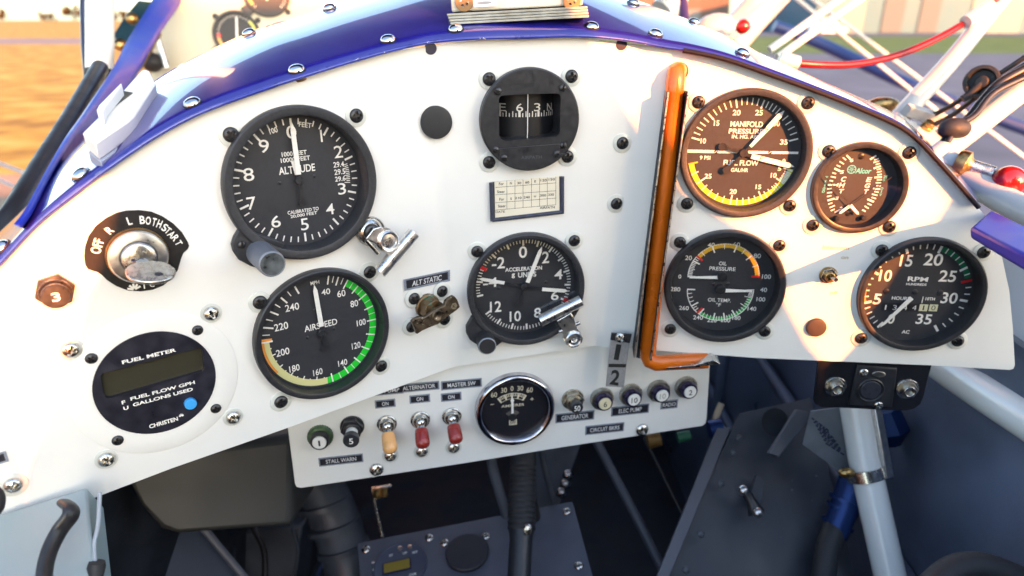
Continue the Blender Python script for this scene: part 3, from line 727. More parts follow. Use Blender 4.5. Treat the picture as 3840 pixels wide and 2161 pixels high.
# tachometer
cT = Crop(3160, 840, 580)
T_ = Gauge('rpm', 'tachometer', 'black rev counter with an hour meter window and a dark green arc', 'gauge', cT, -4.5)
T_.bezel(40.2, 35.8, 5.0, BLACKS)
z = T_.zd; tb = T_.table({0: (322, 972), 5: (195, 742), 10: (303, 457), 15: (600, 248), 20: (930, 210), 25: (1180, 400), 27: (1213, 525), 30: (1152, 722), 35: (882, 988)})
b = MB()
for v in range(0, 36): b.tick(tb(v), 34.1 - (5.2 if v % 5 == 0 else 3.6), 34.1, 1.7 if v % 5 == 0 else .85, z + .2, MARK)
b.build('tick_marks', T_.dial, smooth=0)
MB().ring(30.4, 34.1, z + .1, DGREEN, tb(20.2), tb(26.6)).build('green_arc', T_.dial, smooth=0)
MB().ring(32.4, 34.3, z + .1, AMBERARC, tb(5.2), tb(9)).build('amber_arc', T_.dial, smooth=0)
MB().tick(tb(27), 27.8, 34.6, 1.7, z + .25, RED).build('red_limit_mark', T_.dial, smooth=0)
T_.print_([('0', 455, 890, 95, 66), ('5', 325, 705, 100, 75), ('10', 402, 485, 106, 116), ('15', 597, 345, 108, 116), ('20', 852, 335, 110, 172), ('25', 985, 490, 106, 158), ('30', 1000, 695, 104, 152), ('35', 762, 893, 98, 148)], off=.016)
T_.print_([('RPM', 705, 518, 42, 190), ('HUNDREDS', 690, 567, 22, 190), ('HOURS', 545, 697, 32, 170), ('10TH', 820, 703, 28, 88), ('|', 748, 712, 62, 8), ('AC', 590, 1012, 34, 75)], off=.03)
cnt = [T_.L(*p) for p in ((365, 738), (905, 752), (890, 828), (360, 815))]
q = MB().prism(cnt, z - .4, z + .06, mat('counter_black', (.012, .012, .014), .4)); 
for i, (px_, t_) in enumerate(((402, '1'), (487, '3'), (585, '4'), (672, '4'), (757, '1'), (850, '0'))):
    u, v = T_.L(px_, 782 + i * 1)
    if i > 3: q.box((u, v, z + .1), (5.4 * 1.0, 5.0, .12), mat('counter_cream', (.66, .66, .44), .5))
    q.text(t_, u, v, 3.5, z + .2, BLACKS if i > 3 else MARK, w=.9 if t_ == '1' else 2.6, off=-.005)
q.build('hour_counter', T_.dial, smooth=0)
T_.needle((648, 692), (350, 970), 3.1, 1.8, z=z + 2.4, tip=True)
T_.studs([(410, 632), (678, 640), (915, 645)], 1.9)
T_.screws([d(2217, 629), d(2473, 634), d(2408, 857), d(2165, 850)])

# fuel meter
cF = Crop(230, 1140, 700)
U_ = Gauge('fuel', 'fuel_meter', 'fuel meter with a blank display and blue button on a flush white disc', 'fuel meter', cF, 1.0)
MB().lathe([(41.8, 0), (41.8, .35), (41.5, .5), (31, .5), (29.9, .5), (29.9, -1.5)], WHITE, 96).build('mounting_ring', U_.root)
fm = mat('brushed_black_face', (.030, .031, .048), .38, metal=.5, noise=.3, nscale=120, coat=.2)
scr = [U_.fr.loc(U_.crop(*p), 1.0) for p in ((303, 560), (320, 540), (1060, 345), (1085, 345), (1098, 365), (1110, 505), (1098, 525), (380, 735), (350, 732), (335, 715))]
n = 72; outer = [(29.8 * math.cos(2 * math.pi * k / n), 29.8 * math.sin(2 * math.pi * k / n)) for k in range(n)]
V2, _, T2, *_ = delaunay_2d_cdt([Vector(p) for p in outer + scr], [(i, (i + 1) % n) for i in range(n)] + [(n + i, n + (i + 1) % len(scr)) for i in range(len(scr))], [], 1, 1e-5)
T2 = [t for t in T2 if not inside(tuple(sum((V2[i] for i in t), Vector((0, 0))) / 3), scr)]
b = MB().add([(p.x, p.y, 1.0) for p in V2], T2, fm); m_ = len(scr)
b.add([(x, y, 1.0) for x, y in scr] + [(x, y, -2.2) for x, y in scr], [(i, (i + 1) % m_, m_ + (i + 1) % m_, m_ + i) for i in range(m_)], fm)
b.lathe([(29.8, 1.0), (29.85, .4)], fm, 72)
U_.dial = b.build('face_plate', U_.root, smooth=30)
MB().poly(scr, -2.0, mat('display_olive', (.040, .038, .026), .25, coat=.6)).build('display', U_.root)
U_.print_([('FUEL METER', 685, 405, 27, 410), ('F', 483, 765, 26, 28), ('FUEL FLOW GPH', 792, 672, 26, 505), ('U', 502, 808, 26, 38), ('GALLONS USED', 793, 722, 26, 472), ('CHRISTEN', 795, 922, 32, 228)], off=.03)
u, v = U_.L(932, 870); b = MB()
for k in range(7): b.tick(-60 + 20 * k, .5, 1.5 + .5 * (1 - abs(k - 3) / 3), .35, 1.1, MARK, c=(u, v - .6))
b.build('leaf_emblem', U_.dial, smooth=0)
u, v = U_.L(1000, 768); MB().lathe([(3.2, 1), (3.2, 3.2), (2.8, 3.7), (.01, 3.8)], mat('sky_blue_plastic', (.05, .36, .80), .4), 40, c=(u, v)).build('push_button', U_.root)
for p in (d(497, 831), d(230, 902), d(543, 1028), d(296, 1108)): screw(U_.root, U_.fr, p, M_SMALL, h=.5, name='ring_screw')
for p in (d(531, 788), d(177, 879), d(586, 1049), d(267, 1155)): screw(U_.root, U_.fr, p, M_SSC, M_WASH2, name='mounting_screw')

# ------------------------------------------------------------------ things fixed on the panel
# ignition switch and its key
cI = Crop(280, 760, 500)
IF = FA[0].at(cI(665, 545))
ign = thing('ignition_switch', 'bright round key switch on a black plate marked off to start', 'ignition switch', IF)
I = lambda x, y, h=0: IF.loc(cI(x, y), h)
pl = [I(*p) for p in ((103, 590), (110, 480), (150, 360), (230, 250), (340, 165), (450, 110), (560, 85), (700, 80), (830, 95), (950, 145), (1070, 225), (1165, 320), (1225, 420), (1243, 470), (1225, 505), (1180, 545), (1155, 610), (1120, 730), (1050, 830), (960, 900), (850, 945), (720, 963), (580, 955), (450, 905), (350, 840), (300, 790), (250, 755), (190, 738), (140, 720), (112, 670))]
ip = MB().prism(pl, 0, .8, mat('black_plate', (.022, .020, .020), .6, spec=.15, noise=.2, nscale=300, chips=((.3, .28, .25), 900, .77))).build('switch_plate', ign, bevel=.2)
b = MB(); sx, sy = IF.mpx(.8); sx /= cI.k; sy /= cI.k
for t_, x, y, h, w, ro in (('OFF', 245, 475, 98, 165, 72), ('R', 377, 300, 85, 60, 42), ('L', 595, 200, 90, 42, 15), ('B', 735, 188, 92, 52, 2), ('O', 800, 197, 92, 52, -6), ('T', 865, 212, 92, 40, -14), ('H', 922, 232, 92, 46, -22), ('S', 980, 272, 88, 50, -32), ('T', 1015, 305, 80, 46, -40), ('A', 1052, 345, 84, 56, -47), ('R', 1095, 385, 80, 54, -55), ('T', 1130, 440, 76, 50, -64), ('C', 842, 892, 54, 50, 0), ('I', 757, 912, 52, 12, 4)):
    u, v = I(x, y, .8); b.text(t_, u, v, h / (sx + sy) * 2, .9, MARK, w=w / (sx + sy) * 2, rot=ro - 8, off=.02)
u, v = I(645, 925, .8)
for k in range(5): b.tick(-70 + 35 * k, .4, 3.2, 1.0, .9, MARK, c=(u, v - 1))
b.build('lettering', ip, smooth=0)
ccx, ccy = I(690, 585, 3); w = lambda k, n: 1 + (.016 if k % 2 else 0)
b = MB().lathe([(14.2, .8), (14.2, 1.8), (13.6, 2.6)], BRASS, 180, c=(ccx, ccy), wob=w)
b.lathe([(13.4, 2.2), (13.6, 4.8), (12.9, 5.9), (10.4, 6.6), (8.7, 6.8), (8.3, 6.3)], ALU, 120, c=(ccx, ccy))
b.build('collar', ign, smooth=28)
MB().lathe([(8.1, 5), (8.0, 8), (7.5, 9), (6.2, 9.6), (.01, 9.8)], STEEL, 64, c=(ccx, ccy)).box((ccx - .3, ccy, 9.8), (7, 1.4, .4), NAVY, rot=-8).build('lock_cylinder', ign, smooth=35)
MB().lathe([(8.6, 6.1), (8.0, 6.5)], NAVY, 64, c=(ccx, ccy)).build('gap_ring', ign)
# key: a blade in the slot and an oval bow hanging over, seen nearly edge on
kf = IF.off(ccx, ccy, 9.8)
key = thing('ignition_key', 'flat worn steel key standing in the key switch', 'key', kf)
km = mat('worn_key_steel', (.50, .49, .45), .30, metal=1, noise=.3, nscale=350, chips=((.2, .18, .15), 500, .68))
kc = np.array([*IF.loc(cI(828, 762), 19), 19.0]) - np.array([ccx, ccy, 9.8])
ku = np.array([math.cos(R(-10)), math.sin(R(-10)), .18]); ku /= np.linalg.norm(ku); kn_ = np.array([.1, -.5, 1.0]); kn_ = norm(kn_ - (kn_ @ ku) * ku); kt = np.cross(ku, kn_)
b = MB(); n = 40
ol = [kc + ku * 11.0 * math.cos(2 * math.pi * k / n) + kn_ * 8.0 * math.sin(2 * math.pi * k / n) for k in range(n)]
v = [p_ + kt * 1.0 for p_ in ol] + [p_ - kt * 1.0 for p_ in ol]
b.add(v, [tuple(range(n)), tuple(range(2 * n - 1, n - 1, -1))] + [(i, n + i, n + (i + 1) % n, (i + 1) % n) for i in range(n)], km)
b.build('bow', key, bevel=.5, smooth=40)
b = MB(); st_ = np.array([0, 0, -1.0]); en = kc - kn_ * 6.5 - ku * 3
v = [st_ - ku * 2.4, st_ + ku * 2.4, en + ku * 3.6, en - ku * 3.6]; v = [x + kt * .9 for x in v] + [x - kt * .9 for x in v]
b.add(v, [(0, 1, 2, 3), (7, 6, 5, 4), (0, 4, 5, 1), (1, 5, 6, 2), (2, 6, 7, 3), (3, 7, 4, 0)], km); b.build('blade', key, bevel=.2)
b = MB(); hcn = kc + ku * 3.6 + kn_ * 2.2
for sg in (1.06, -1.06): b.add([hcn + ku * 2.0 * math.cos(2 * math.pi * k / 20) + kn_ * 1.4 * math.sin(2 * math.pi * k / 20) + kt * sg for k in range(20)], [tuple(range(20))], INTD)
b.build('ring_hole', key)

# push button marked 3
def breaker_frame(i, p, h=0): return FA[i].at(p, h) if i < 3 else None
BF = FA[0].at((195, 1085)); cB = Crop(0, 700, 1000)
brk = thing('circuit_breaker', 'brown hexagonal breaker button marked 3, alone at the far left of the main panel', 'circuit breaker', BF)
bm = mat('brown_bakelite', (.036, .030, .027), .35, noise=.3, nscale=300, coat=.3)
hexp = lambda r, c=(0, 0), ro=0: [(c[0] + r * math.cos(R(60 * k + ro)), c[1] + r * math.sin(R(60 * k + ro))) for k in range(6)]
c0 = BF.loc(cB(300, 570), 2)
MB().prism(hexp(8.8, c0, 10), 0, 3.2, bm).build('hex_nut', brk, bevel=.5)
MB().lathe([(7.0, 3), (6.9, 6.4), (6.4, 7)], bm, 48, c=c0, wob=lambda k, n: 1 + .02 * (k % 2)).build('threaded_sleeve', brk)
bt = MB().lathe([(6.0, 6.4), (6.0, 10.6), (5.5, 11.2), (.01, 11.3)], bm, 48, c=c0).build('push_button', brk)
MB().text('3', c0[0], c0[1], 4.4, 11.4, MARK, w=3.4, off=.02).build('lettering', bt, smooth=0)

# two blanking plugs
for i, p, r, m, lab in ((1, d(1097, 308), 9.9, RUBBER, 'round black rubber plug between altimeter and compass'), (2, d(2052, 823), 6.8, mat('brown_rubber', (.045, .034, .030), .55), 'small round brown plug left of the rev counter')):
    fr = FA[i].at(p)
    if i == 1: fr = frame_z(surf(p, 1.6)[0], FA[0].N + FA[1].N, FA[1].e2)
    o = MB().lathe([(r, -2 if i == 1 else 0), (r, 1.6), (r - .5, 2.4), (r - 1.5, 2.7), (.01, 2.5)], m, 56).build('blanking_plug', fr=fr); tag(o, lab, 'plug', 'rubber blanking plugs')

# correction card
NF = FA[1].at(d(1325, 500)); cN = Crop(1600, 0, 1000)
card = thing('correction_card', 'small cream compass correction card in a black holder below the compass', 'card', NF)
n_ = lambda x, y, h=.6: NF.loc(cN(x, y), h)
MB().prism([n_(*p, 0) for p in ((352, 990), (735, 958), (735, 1158), (352, 1200))], 0, .8, TAG).build('backing', card)
b = MB()
for a_, c_ in (((350, 992), (356, 1200)), ((356, 1196), (735, 1152)), ((735, 1160), (735, 960))):
    p, q = np.array(n_(*a_)), np.array(n_(*c_)); b.tube([(*p, 1.2), (*q, 1.2)], 1.4, mat('holder_blue_black', (.03, .04, .07), .4, noise=.3, nscale=300), 10)
b.build('holder', card, smooth=30)
paper = MB().prism([n_(*p) for p in ((368, 990), (720, 958), (722, 1150), (372, 1190))], .8, 1.0, mat('aged_paper', (.74, .69, .56), .8, noise=.04, nscale=60)).build('paper', card)
b = MB(); ink = mat('print_ink', (.03, .03, .03), .7); sx, sy = NF.mpx(1); sx /= cN.k; sy /= cN.k
for t_, x, y, h, w in (('For', 406, 1000, 15, 26), ('N', 458, 997, 13, 11), ('30', 503, 996, 13, 22), ('60', 547, 992, 13, 22), ('E', 590, 987, 12, 9), ('120', 636, 981, 13, 34), ('150', 680, 976, 13, 34), ('Steer', 404, 1043, 15, 42), ('For', 408, 1084, 15, 26), ('S', 459, 1081, 13, 9), ('210', 498, 1077, 13, 36), ('240', 544, 1073, 13, 34), ('W', 589, 1069, 12, 14), ('300', 633, 1063, 13, 34), ('330', 676, 1059, 13, 32), ('Steer', 409, 1121, 15, 42), ('DATE', 400, 1152, 12, 50), ('AIRPATH', 656, 1129, 14, 84)):
    u, v = n_(x, y, 1.0); b.text(t_, u, v, h / sy, 1.06, ink, w=w / sx, off=.02)
for a_, c_ in (((374, 1020), (704, 995)), ((374, 1060), (704, 1038)), ((374, 1103), (704, 1078)), ((374, 1143), (700, 1114)), ((436, 985), (436, 1138)), ((480, 980), (480, 1136)), ((524, 977), (524, 1132)), ((570, 972), (570, 1128)), ((614, 968), (614, 1124)), ((656, 965), (656, 1120)), ((702, 962), (702, 1116))):
    p, q = np.array(n_(*a_, 1.0)), np.array(n_(*c_, 1.0)); uu = norm(q - p); nn = np.array([-uu[1], uu[0]]) * .13
    b.add([(*(p + nn), 1.05), (*(q + nn), 1.05), (*(q - nn), 1.05), (*(p - nn), 1.05)], [(0, 3, 2, 1)], ink)
b.build('lettering', paper, smooth=0)

# placards
def placard(parent, pf, face, p, w, h, text, tw, th, name='placard', clip=0, z=0):
    """pf: frame of the parent thing, face: frame of the plate; p: centre pixel"""
    o = face.hit(p, z); rel = Frame(o, face.e1, face.e2, face.N); b = MB()
    b.box((0, 0, .25), (w, h, .5), TAGE); b.box((0, 0, .52), (w - 2.0, h - 2.0, .12), TAG)
    if parent is None: pl_ = b.build(name, fr=rel)
    else:
        pl_ = b.build(name, parent); pl_.matrix_local = pf.matrix().inverted() @ rel.matrix()
    if text: MB().text(text, clip, 0, th, .62, TAGT, w=tw, off=.008).build('lettering', pl_, smooth=0)
    return pl_

# static air valve
VF = FA[0].at(d(1074, 775))
val = thing('static_valve', 'tarnished brass drain valve with a flat bronze handle', 'valve', VF)
cV = Crop(1480, 980, 300)
vl = lambda x, y, h=0: VF.loc(cV(x, y), h)
for p in ((343, 672), (852, 540), (300, 1180), (900, 1050)): surf_screw(val, VF, cV(*p), M_BSC, M_WASH)
c0 = vl(620, 830, 3)
cb = mat('verdigris_brass', (.20, .13, .07), .45, metal=.9, noise=.5, nscale=200, chips=((.12, .22, .16), 160, .56))
MB().lathe([(8.6, 0), (8.6, 2.5), (8.2, 3)], cb, 48, c=c0, cap1=True).prism(hexp(8.0, c0, 20), 2.5, 12, cb).build('hex_body', val, bevel=.4)
hz = 16
hp = [vl(*p, hz) for p in ((290, 1090), (330, 1045), (430, 1000), (510, 1010), (600, 960), (700, 880), (800, 830), (890, 790), (905, 720), (950, 670), (1050, 615), (1080, 640), (1120, 690), (1165, 820), (1100, 880), (1000, 950), (880, 1040), (770, 1130), (600, 1195), (480, 1250), (385, 1312), (340, 1180))]
hb = MB().prism(hp, hz - 1.6, hz + 1.6, BRONZE); hc = vl(778, 985, hz + 1.6)
hb.lathe([(4.2, hz + 1.5), (4.0, hz + 2.4), (3.0, hz + 2.6), (2.2, hz + 1.9), (.01, hz + 1.5)], BRONZE, 32, c=hc)
hb.lathe([(3.4, 11), (3.4, hz)], cb, 24, c=((c0[0] + hc[0]) / 2, (c0[1] + hc[1]) / 2))
hb.build('handle', val, bevel=.7, smooth=40)
em = vl(1078, 812, hz + 1.6); b = MB(); b.prism([(em[0] + 2.4 * math.cos(R(60 * k)), em[1] + 2.4 * math.sin(R(60 * k))) for k in range(6)], hz + 1.6, hz + 1.7, mat('bright_wear', (.5, .45, .33), .4, metal=1)); b.text('K', em[0], em[1], 2.6, hz + 1.75, BRONZE); b.build('stamp', val)
def bent_quad(b, c4, h, m, n=14):               # strip laid over the bend, corners TL TR BR BL in pixels
    v = []
    for k in range(n + 1):
        t = k / n
        for A_, B_ in ((c4[0], c4[1]), (c4[3], c4[2])):
            v.append(surf((A_[0] + (B_[0] - A_[0]) * t, A_[1] + (B_[1] - A_[1]) * t), h)[0])
    b.add(v, [(2 * k, 2 * k + 1, 2 * k + 3, 2 * k + 2) for k in range(n)], m)
pf_ = FA[0].at(cV(590, 350)); b = MB(); Q = [(160, 335), (1003, 158), (1003, 360), (178, 540)]; Qi = [(208, 352), (965, 195), (965, 330), (218, 500)]
bent_quad(b, [cV(*x) for x in Q], .9, TAGE); bent_quad(b, [cV(*x) for x in Qi], 1.02, TAG)
b.v = [pf_.inv(x) for x in b.v]; pa = b.build('placard', fr=pf_); tag(pa, 'black and grey placard reading ALT STATIC above the bronze valve', 'placard')
b = MB(); tv = MB().text('ALT STATIC', 0, 0, 1.0, 0, TAGT, w=1.0, off=.006)
def q2(u, v_): return (585 + 530 * u + 8 * v_, 352 - 112 * u - 96 * v_)
b.add([pf_.inv(surf(cV(*q2(x, y)), 1.15)[0]) for x, y, _ in tv.v], tv.f, TAGT); b.build('lettering', pa, smooth=0)

# bulldog clips
def clip(label, face, cr, jaw, body, disc_c, disc_r, spring, zs, stand=False):
    fr = face.at(cr(*disc_c)); root = thing('bulldog_clip', label, 'clip', fr, 'metal clips on the panel')
    L = lambda x, y, h: fr.loc(cr(x, y), h)
    a_, b_ = jaw; p, q = np.array([*L(*a_, zs), zs]), np.array([*L(*b_, zs), zs])
    J = MB(); u = norm(q - p); side_ = norm(np.cross([0, 0, 1.0], u)); prof = [(-4.6, -1.2), (-4.2, 1.0), (-2.4, 3.2), (0, 4.2), (2.2, 3.6), (3.6, 1.6), (3.8, -1.5)]
    th = [(x * .9, y - .8) for x, y in prof]; loop = prof + th[::-1]; m = len(loop); v = []
    for e in (p, q):
        for x, y in loop: v.append(tuple(e + side_ * x + np.array([0, 0, 1.0]) * y))
    J.add(v, [(i, (i + 1) % m, m + (i + 1) % m, m + i) for i in range(m)] + [tuple(range(m)), tuple(range(2 * m - 1, m - 1, -1))], CHROME)
    J.build('jaw', root, smooth=50)
    bp = [L(*w_, zs + 2) for w_ in body]; MB().prism(bp, zs + 1.2, zs + 2.2, CHROME).build('arm', root, bevel=.5)
    c = L(*disc_c, zs + 3); rr = disc_r
    MB().lathe([(rr, zs + 1.4), (rr, zs + 3.4), (rr * .86, zs + 4.4), (rr * .74, zs + 4.2), (rr * .66, zs + 3.2), (rr * .36, zs + 3.4), (rr * .30, zs + 2.2), (.01, zs + 1.8)], CHROME, 56, c=c).lathe([(rr * .9, zs - 6), (rr, zs - 5), (rr, zs - 3.4)], CHROME, 56, c=c, cap0=True).build('grip_ring', root, smooth=35)
    s0, s1 = L(*spring[0], zs), L(*spring[1], zs); MB().tube([(*s0, zs), (*s1, zs)], 1.3, STEEL, 14).build('spring', root)
    return root, fr
cK = Crop(1980, 1080, 260)
r1, f1 = clip('shiny chrome bulldog clip lying across the rim of the g meter', FA[1], cK, ((255, 690), (1110, 270)), ((600, 690), (905, 520), (950, 610), (1030, 850), (1010, 900), (760, 960), (720, 880)), (965, 1085), 6.3, ((650, 920), (1080, 730)), 9)
MB().lathe([(3.0, 0), (3.0, 6)], STEEL, 24, c=(0, 0)).build('post', r1)
cL = Crop(1300, 780, 440)
r2, f2 = clip('chrome bulldog clip between altimeter and static valve, jaw pointing to lower right', FA[0], cL, ((410, 795), (830, 310)), ((330, 260), (430, 230), (500, 320), (600, 400), (700, 470), (560, 600), (420, 520), (330, 420), (240, 380)), (520, 410), 6.6, ((240, 400), (390, 560)), 12)
c2_ = f2.loc(cL(315, 300), 4)
MB().lathe([(9.2, 0), (9.2, 2.2), (8.6, 3), (7.8, 2.6), (7.2, 3.4), (5.8, 4.4), (5.4, 3.2), (.01, 3.0)], STEEL, 56, c=c2_).build('screw_ring', r2, smooth=35)
put(M_BSC, 'mounting_screw', r2, c2_[0], c2_[1], 3.4, 20).scale = (1.2, 1.2, 1.2)
b = MB(); cc = f2.loc(cL(510, 435), 15)
for k in range(5): b.tube([(cc[0] - 2.0 + k, cc[1] - 1.6 + k * .25, 15.6), (cc[0] - 2.0 + k, cc[1] + 1.6 + k * .25, 15.6)], .42, STEEL, 8)
b.build('coil', r2)

# number tag
cW = Crop(2000, 1220, 700, 2207)
XF = FA[2].at(cW(990, 300))
tagt = thing('number_tag', 'brushed metal tag with black digits 1 and 2 hanging beside the amber tube', 'tag', XF)
hx = 7; X = lambda x, y, h=hx: XF.loc(cW(x, y), h)
sil = mat('satin_silver', (.42, .42, .44), .45, metal=.6, noise=.15, nscale=700)
MB().prism([X(*p) for p in ((912, 165), (1135, 205), (1068, 728), (856, 715))], hx, hx + 1, sil).build('tag_plate', tagt, bevel=.2)
MB().prism([X(*p) for p in ((922, 85), (1165, 100), (1140, 205), (910, 168))], hx - .4, hx + 1.3, BLACKS).build('bracket', tagt, bevel=.3)
MB().prism([X(*p) for p in ((892, 448), (1100, 452), (1090, 492), (888, 488))], hx + 1, hx + 1.1, mat('flat_black_ink', (.012, .012, .012), .7)).build('black_bar', tagt)
b = MB(); sx, sy = XF.mpx(hx + 1); sx /= cW.k; sy /= cW.k
for t_, x, y, h, w, ro in (('1', 995, 318, 185, 60, -6), ('2', 966, 618, 185, 108, -6)): u, v = X(x, y, hx + 1); b.text(t_, u, v, h / sy, hx + 1.15, mat('flat_black_ink', (.012, .012, .012), .7), w=w / sx, rot=ro, off=.03)
b.build('lettering', tagt, smooth=0)
u, v = X(1030, 145, hx + 1.3); put(M_SSC, 'screw', tagt, u, v, hx + 1.3, 30).scale = (.95, .95, .95)

# amber sight tube in its channel
cY = Crop(2400, 0, 1000)
YF = FA[2].at(d(1680, 560)); 
AMB = mat('amber_plastic', (.52, .112, .004), .3, coat=.3, noise=.25, nscale=25, inp={'Subsurface Weight': .15, 'Subsurface Radius': (.012, .005, .001), 'Subsurface Scale': 1.0})
def yp(x, y, h): q = YF.loc((x, y), h); return (q[0], q[1], h)
path = [(*FA[2].loc((2548, 268)), 0)]
f2l = lambda x, y, h: (*YF.loc((x, y), h), h)
pth = [f2l(2548, 270, -12), f2l(2546, 268, -4), f2l(2540, 268, 2), f2l(2536, 278, 6), f2l(2534, 300, 8)] + [f2l(2534 + (2430 - 2534) * t, 300 + (1310 - 300) * t, 7.2) for t in np.linspace(.05, 1, 14)]
pth += [f2l(2429, 1335, 7.2), f2l(2436, 1352, 8.6), f2l(2460, 1362, 8)] + [f2l(2460 + 190 * t, 1362 - 10 * t, 8 - 8 * t) for t in (.25, .5, .75, 1)]
tube_o = MB().tube(pth, 5.8, AMB, 20).build('sight_tube', fr=YF); tag(tube_o, 'amber plastic tube running down the panel and bending right at its foot', 'tube')
chf = YF
ch = thing('tube_channel', 'dark steel U channel holding the amber tube', 'channel', chf)
CHM = mat('dark_channel_steel', (.030, .034, .042), .6, spec=.12, noise=.3, nscale=250, chips=((.6, .58, .55), 800, .74))
def wall_(pts, th, name):                     # flange standing off the panel
    b = MB(); v = []
    for x0, y0, h0 in pts: v.append(f2l(x0, y0, h0))
    v2 = [(p[0] + th, p[1], p[2]) for p in v]; n = len(v)
    b.add(v + v2, [tuple(range(n)), tuple(range(2 * n - 1, n - 1, -1))] + [(i, n + i, n + (i + 1) % n, (i + 1) % n) for i in range(n)], CHM); b.build(name, ch)
def flange(t0, t1, b0, b1, zb, zt, name, th):
    p = [f2l(*t0, zt), f2l(*b0, zt)]; base = [(p[0][0] + t1, p[0][1], zb), (p[1][0] + t1, p[1][1], zb)]
    v = [p[0], p[1], base[1], base[0]]; v2 = [(q[0] + th, q[1], q[2]) for q in v]
    MB().add(v + v2, [(0, 1, 2, 3), (7, 6, 5, 4), (0, 4, 5, 1), (1, 5, 6, 2), (2, 6, 7, 3), (3, 7, 4, 0)], CHM).build(name, ch, bevel=.25)
    MB().tube([(v[0][0] + th / 2, v[0][1], v[0][2]), (v[1][0] + th / 2, v[1][1], v[1][2])], .55, mat('bare_edge', (.5, .48, .44), .35, metal=1, noise=.3, nscale=300, chips=((.05, .05, .05), 260, .58)), 8).build('worn_edge', ch)
flange((2503, 345), 0, (2376, 1340), 0, .2, 16.5, 'left_flange', 1.2)
flange((2578, 345), 0, (2437, 1352), 0, .2, 16.5, 'right_flange', 1.2)
fl = f2l(2503, 345, .5); fb = f2l(2386, 1340, .5); fr_ = f2l(2578, 345, .5); frb = f2l(2437, 1352, .5)
MB().prism([fl[:2], fb[:2], frb[:2], fr_[:2]], .2, 1.2, CHM).build('web', ch)
b = MB().prism([YF.loc(p, 4) for p in ((2440, 1352), (2470, 1369), (2600, 1360), (2694, 1347), (2668, 1332), (2600, 1352), (2480, 1362))], -2, 12, STEEL); b.build('foot_lip', ch, bevel=.2)

# intercom switch
QF = FA[2].at(d(2083, 692)); isw = thing('toggle_switch', 'small brass toggle switch below the word Intercom', 'switch', QF)
MB().lathe([(5.9, 0), (5.9, .8)], BRASS, 40, cap1=True).prism(hexp(5.4, (0, 0), 15), .8, 2.6, STEEL).lathe([(3.3, 2), (3.3, 5), (2.6, 5.4), (1.6, 4.6)], BRASS, 32, cap1=True).build('bushing', isw, bevel=.2)
e = QF.loc((3134, 1049), 9); MB().tube([(0, 0, 4.5), (e[0] * .7, e[1] * .7, 7.6), (e[0], e[1], 10)], [1.1, 1.2, 1.5], STEEL, 14).build('lever', isw)

# ------------------------------------------------------------------ lower switch panel
SH = -6.0
SP = FA[1].at(d(1270, 1040), SH)
sub = thing('switch_panel', 'flat white lower panel carrying toggles, breakers and an ammeter', 'switch panel', SP)
so_ = [SP.loc(p) for p in ((1066, 1520), (1700, 1350), (2670, 1250), (2663, 1356), (2650, 1570), (2646, 1588), (2634, 1598), (2108, 1678), (1760, 1735), (1128, 1831), (1112, 1827), (1106, 1815), (1079, 1604))]
MB().prism(so_, -2, 0, WHITE).build('plate', sub, bevel=.3)
spc = lambda p: SP.loc(p)
for p, m, w in ((d(947, 1181), M_SSC, None), (d(1615, 1081), M_SSC, None)): screw(sub, SP, p, m, w, name='screw').scale = (1.3, 1.3, 1.2)
KS = 1.34                                        # the lower panel stands farther off
def sp_pl(p, w, h, t, tw, th, clip=0):
    KS = 1.34 * 4.62 / SP.at(p).mpx()[0]
    return placard(sub, SP, SP, p, w * KS, h * KS, t, tw * KS, th * KS * .94, clip=clip * KS)
sp_pl(d(858, 1157), 26.8, 6.2, 'STALL WARN', 18.3, 3.0)
sp_pl(d(969, 1015), 12.4, 5.6, 'ON', 4.0, 2.7); sp_pl(d(1056, 1003), 12.4, 5.6, 'ON', 4.0, 2.7); sp_pl(d(1135, 998), 12.4, 5.6, 'ON', 4.0, 2.7)
sp_pl(d(965, 983), 24, 5.8, 'PUMP', 9, 2.9, 5); sp_pl(d(1054, 973), 24.6, 5.8, 'ALTERNATOR', 19.6, 2.9); sp_pl(d(1161, 966), 24.6, 6.0, 'MASTER SW', 17.0, 2.9)
sp_pl(d(1446, 1048), 23.4, 6.2, 'GENERATOR', 16.2, 3.1); sp_pl(d(1585, 1031), 22.8, 6.2, 'ELEC PUMP', 13.8, 3.0); sp_pl(d(1683, 1017), 10.2, 5.6, 'RADIO', 7.8, 2.6); sp_pl(d(1521, 1078), 23.4, 6.0, 'CIRCUIT BKRS', 17.8, 2.8)

def toggle(p, tip, col, label, scp):
    fr = SP.at(p); t = thing('toggle_switch', label, 'switch', fr, 'toggle switches on the lower panel')
    MB().lathe([(7.2, 0), (7.2, 1.0), (6.8, 1.4), (5.8, 1.4), (5.8, 3.2), (5.1, 4.2), (4.2, 3.8), (3.9, 2.2), (.01, 2.2)], STEEL, 48).build('bushing', t, smooth=35)
    best = min(np.arange(14, 34, .5), key=lambda h: abs(np.hypot(fr.loc(tip, h)[0], fr.loc(tip, h)[1] + h * .62)))
    e = np.array([*fr.loc(tip, best), best]); s0 = np.array([0, 0, 2.5]); u = (e - s0)
    MB().ball((0, 0, 3.6), 3.8, STEEL).tube([tuple(s0), tuple(s0 + u * .3), tuple(s0 + u * .4)], [2.6, 2.9, 2.9], STEEL, 20).build('lever', t)
    ts = [0.30, .34, .5, .72, .86, .94, .985, 1.0]; rs = [4.2, 4.7, 5.0, 5.2, 5.1, 4.2, 2.4, .3]
    MB().tube([tuple(s0 + u * k) for k in ts], rs, col, 28).build('cap', t, smooth=60)
    screw(t, fr, scp, M_SSC, M_WASH2, name='mounting_screw').scale = (1.1, 1.1, 1.0)
REDV = mat('dark_red_vinyl', (.30, .028, .022), .28, coat=.4, noise=.1, nscale=90)
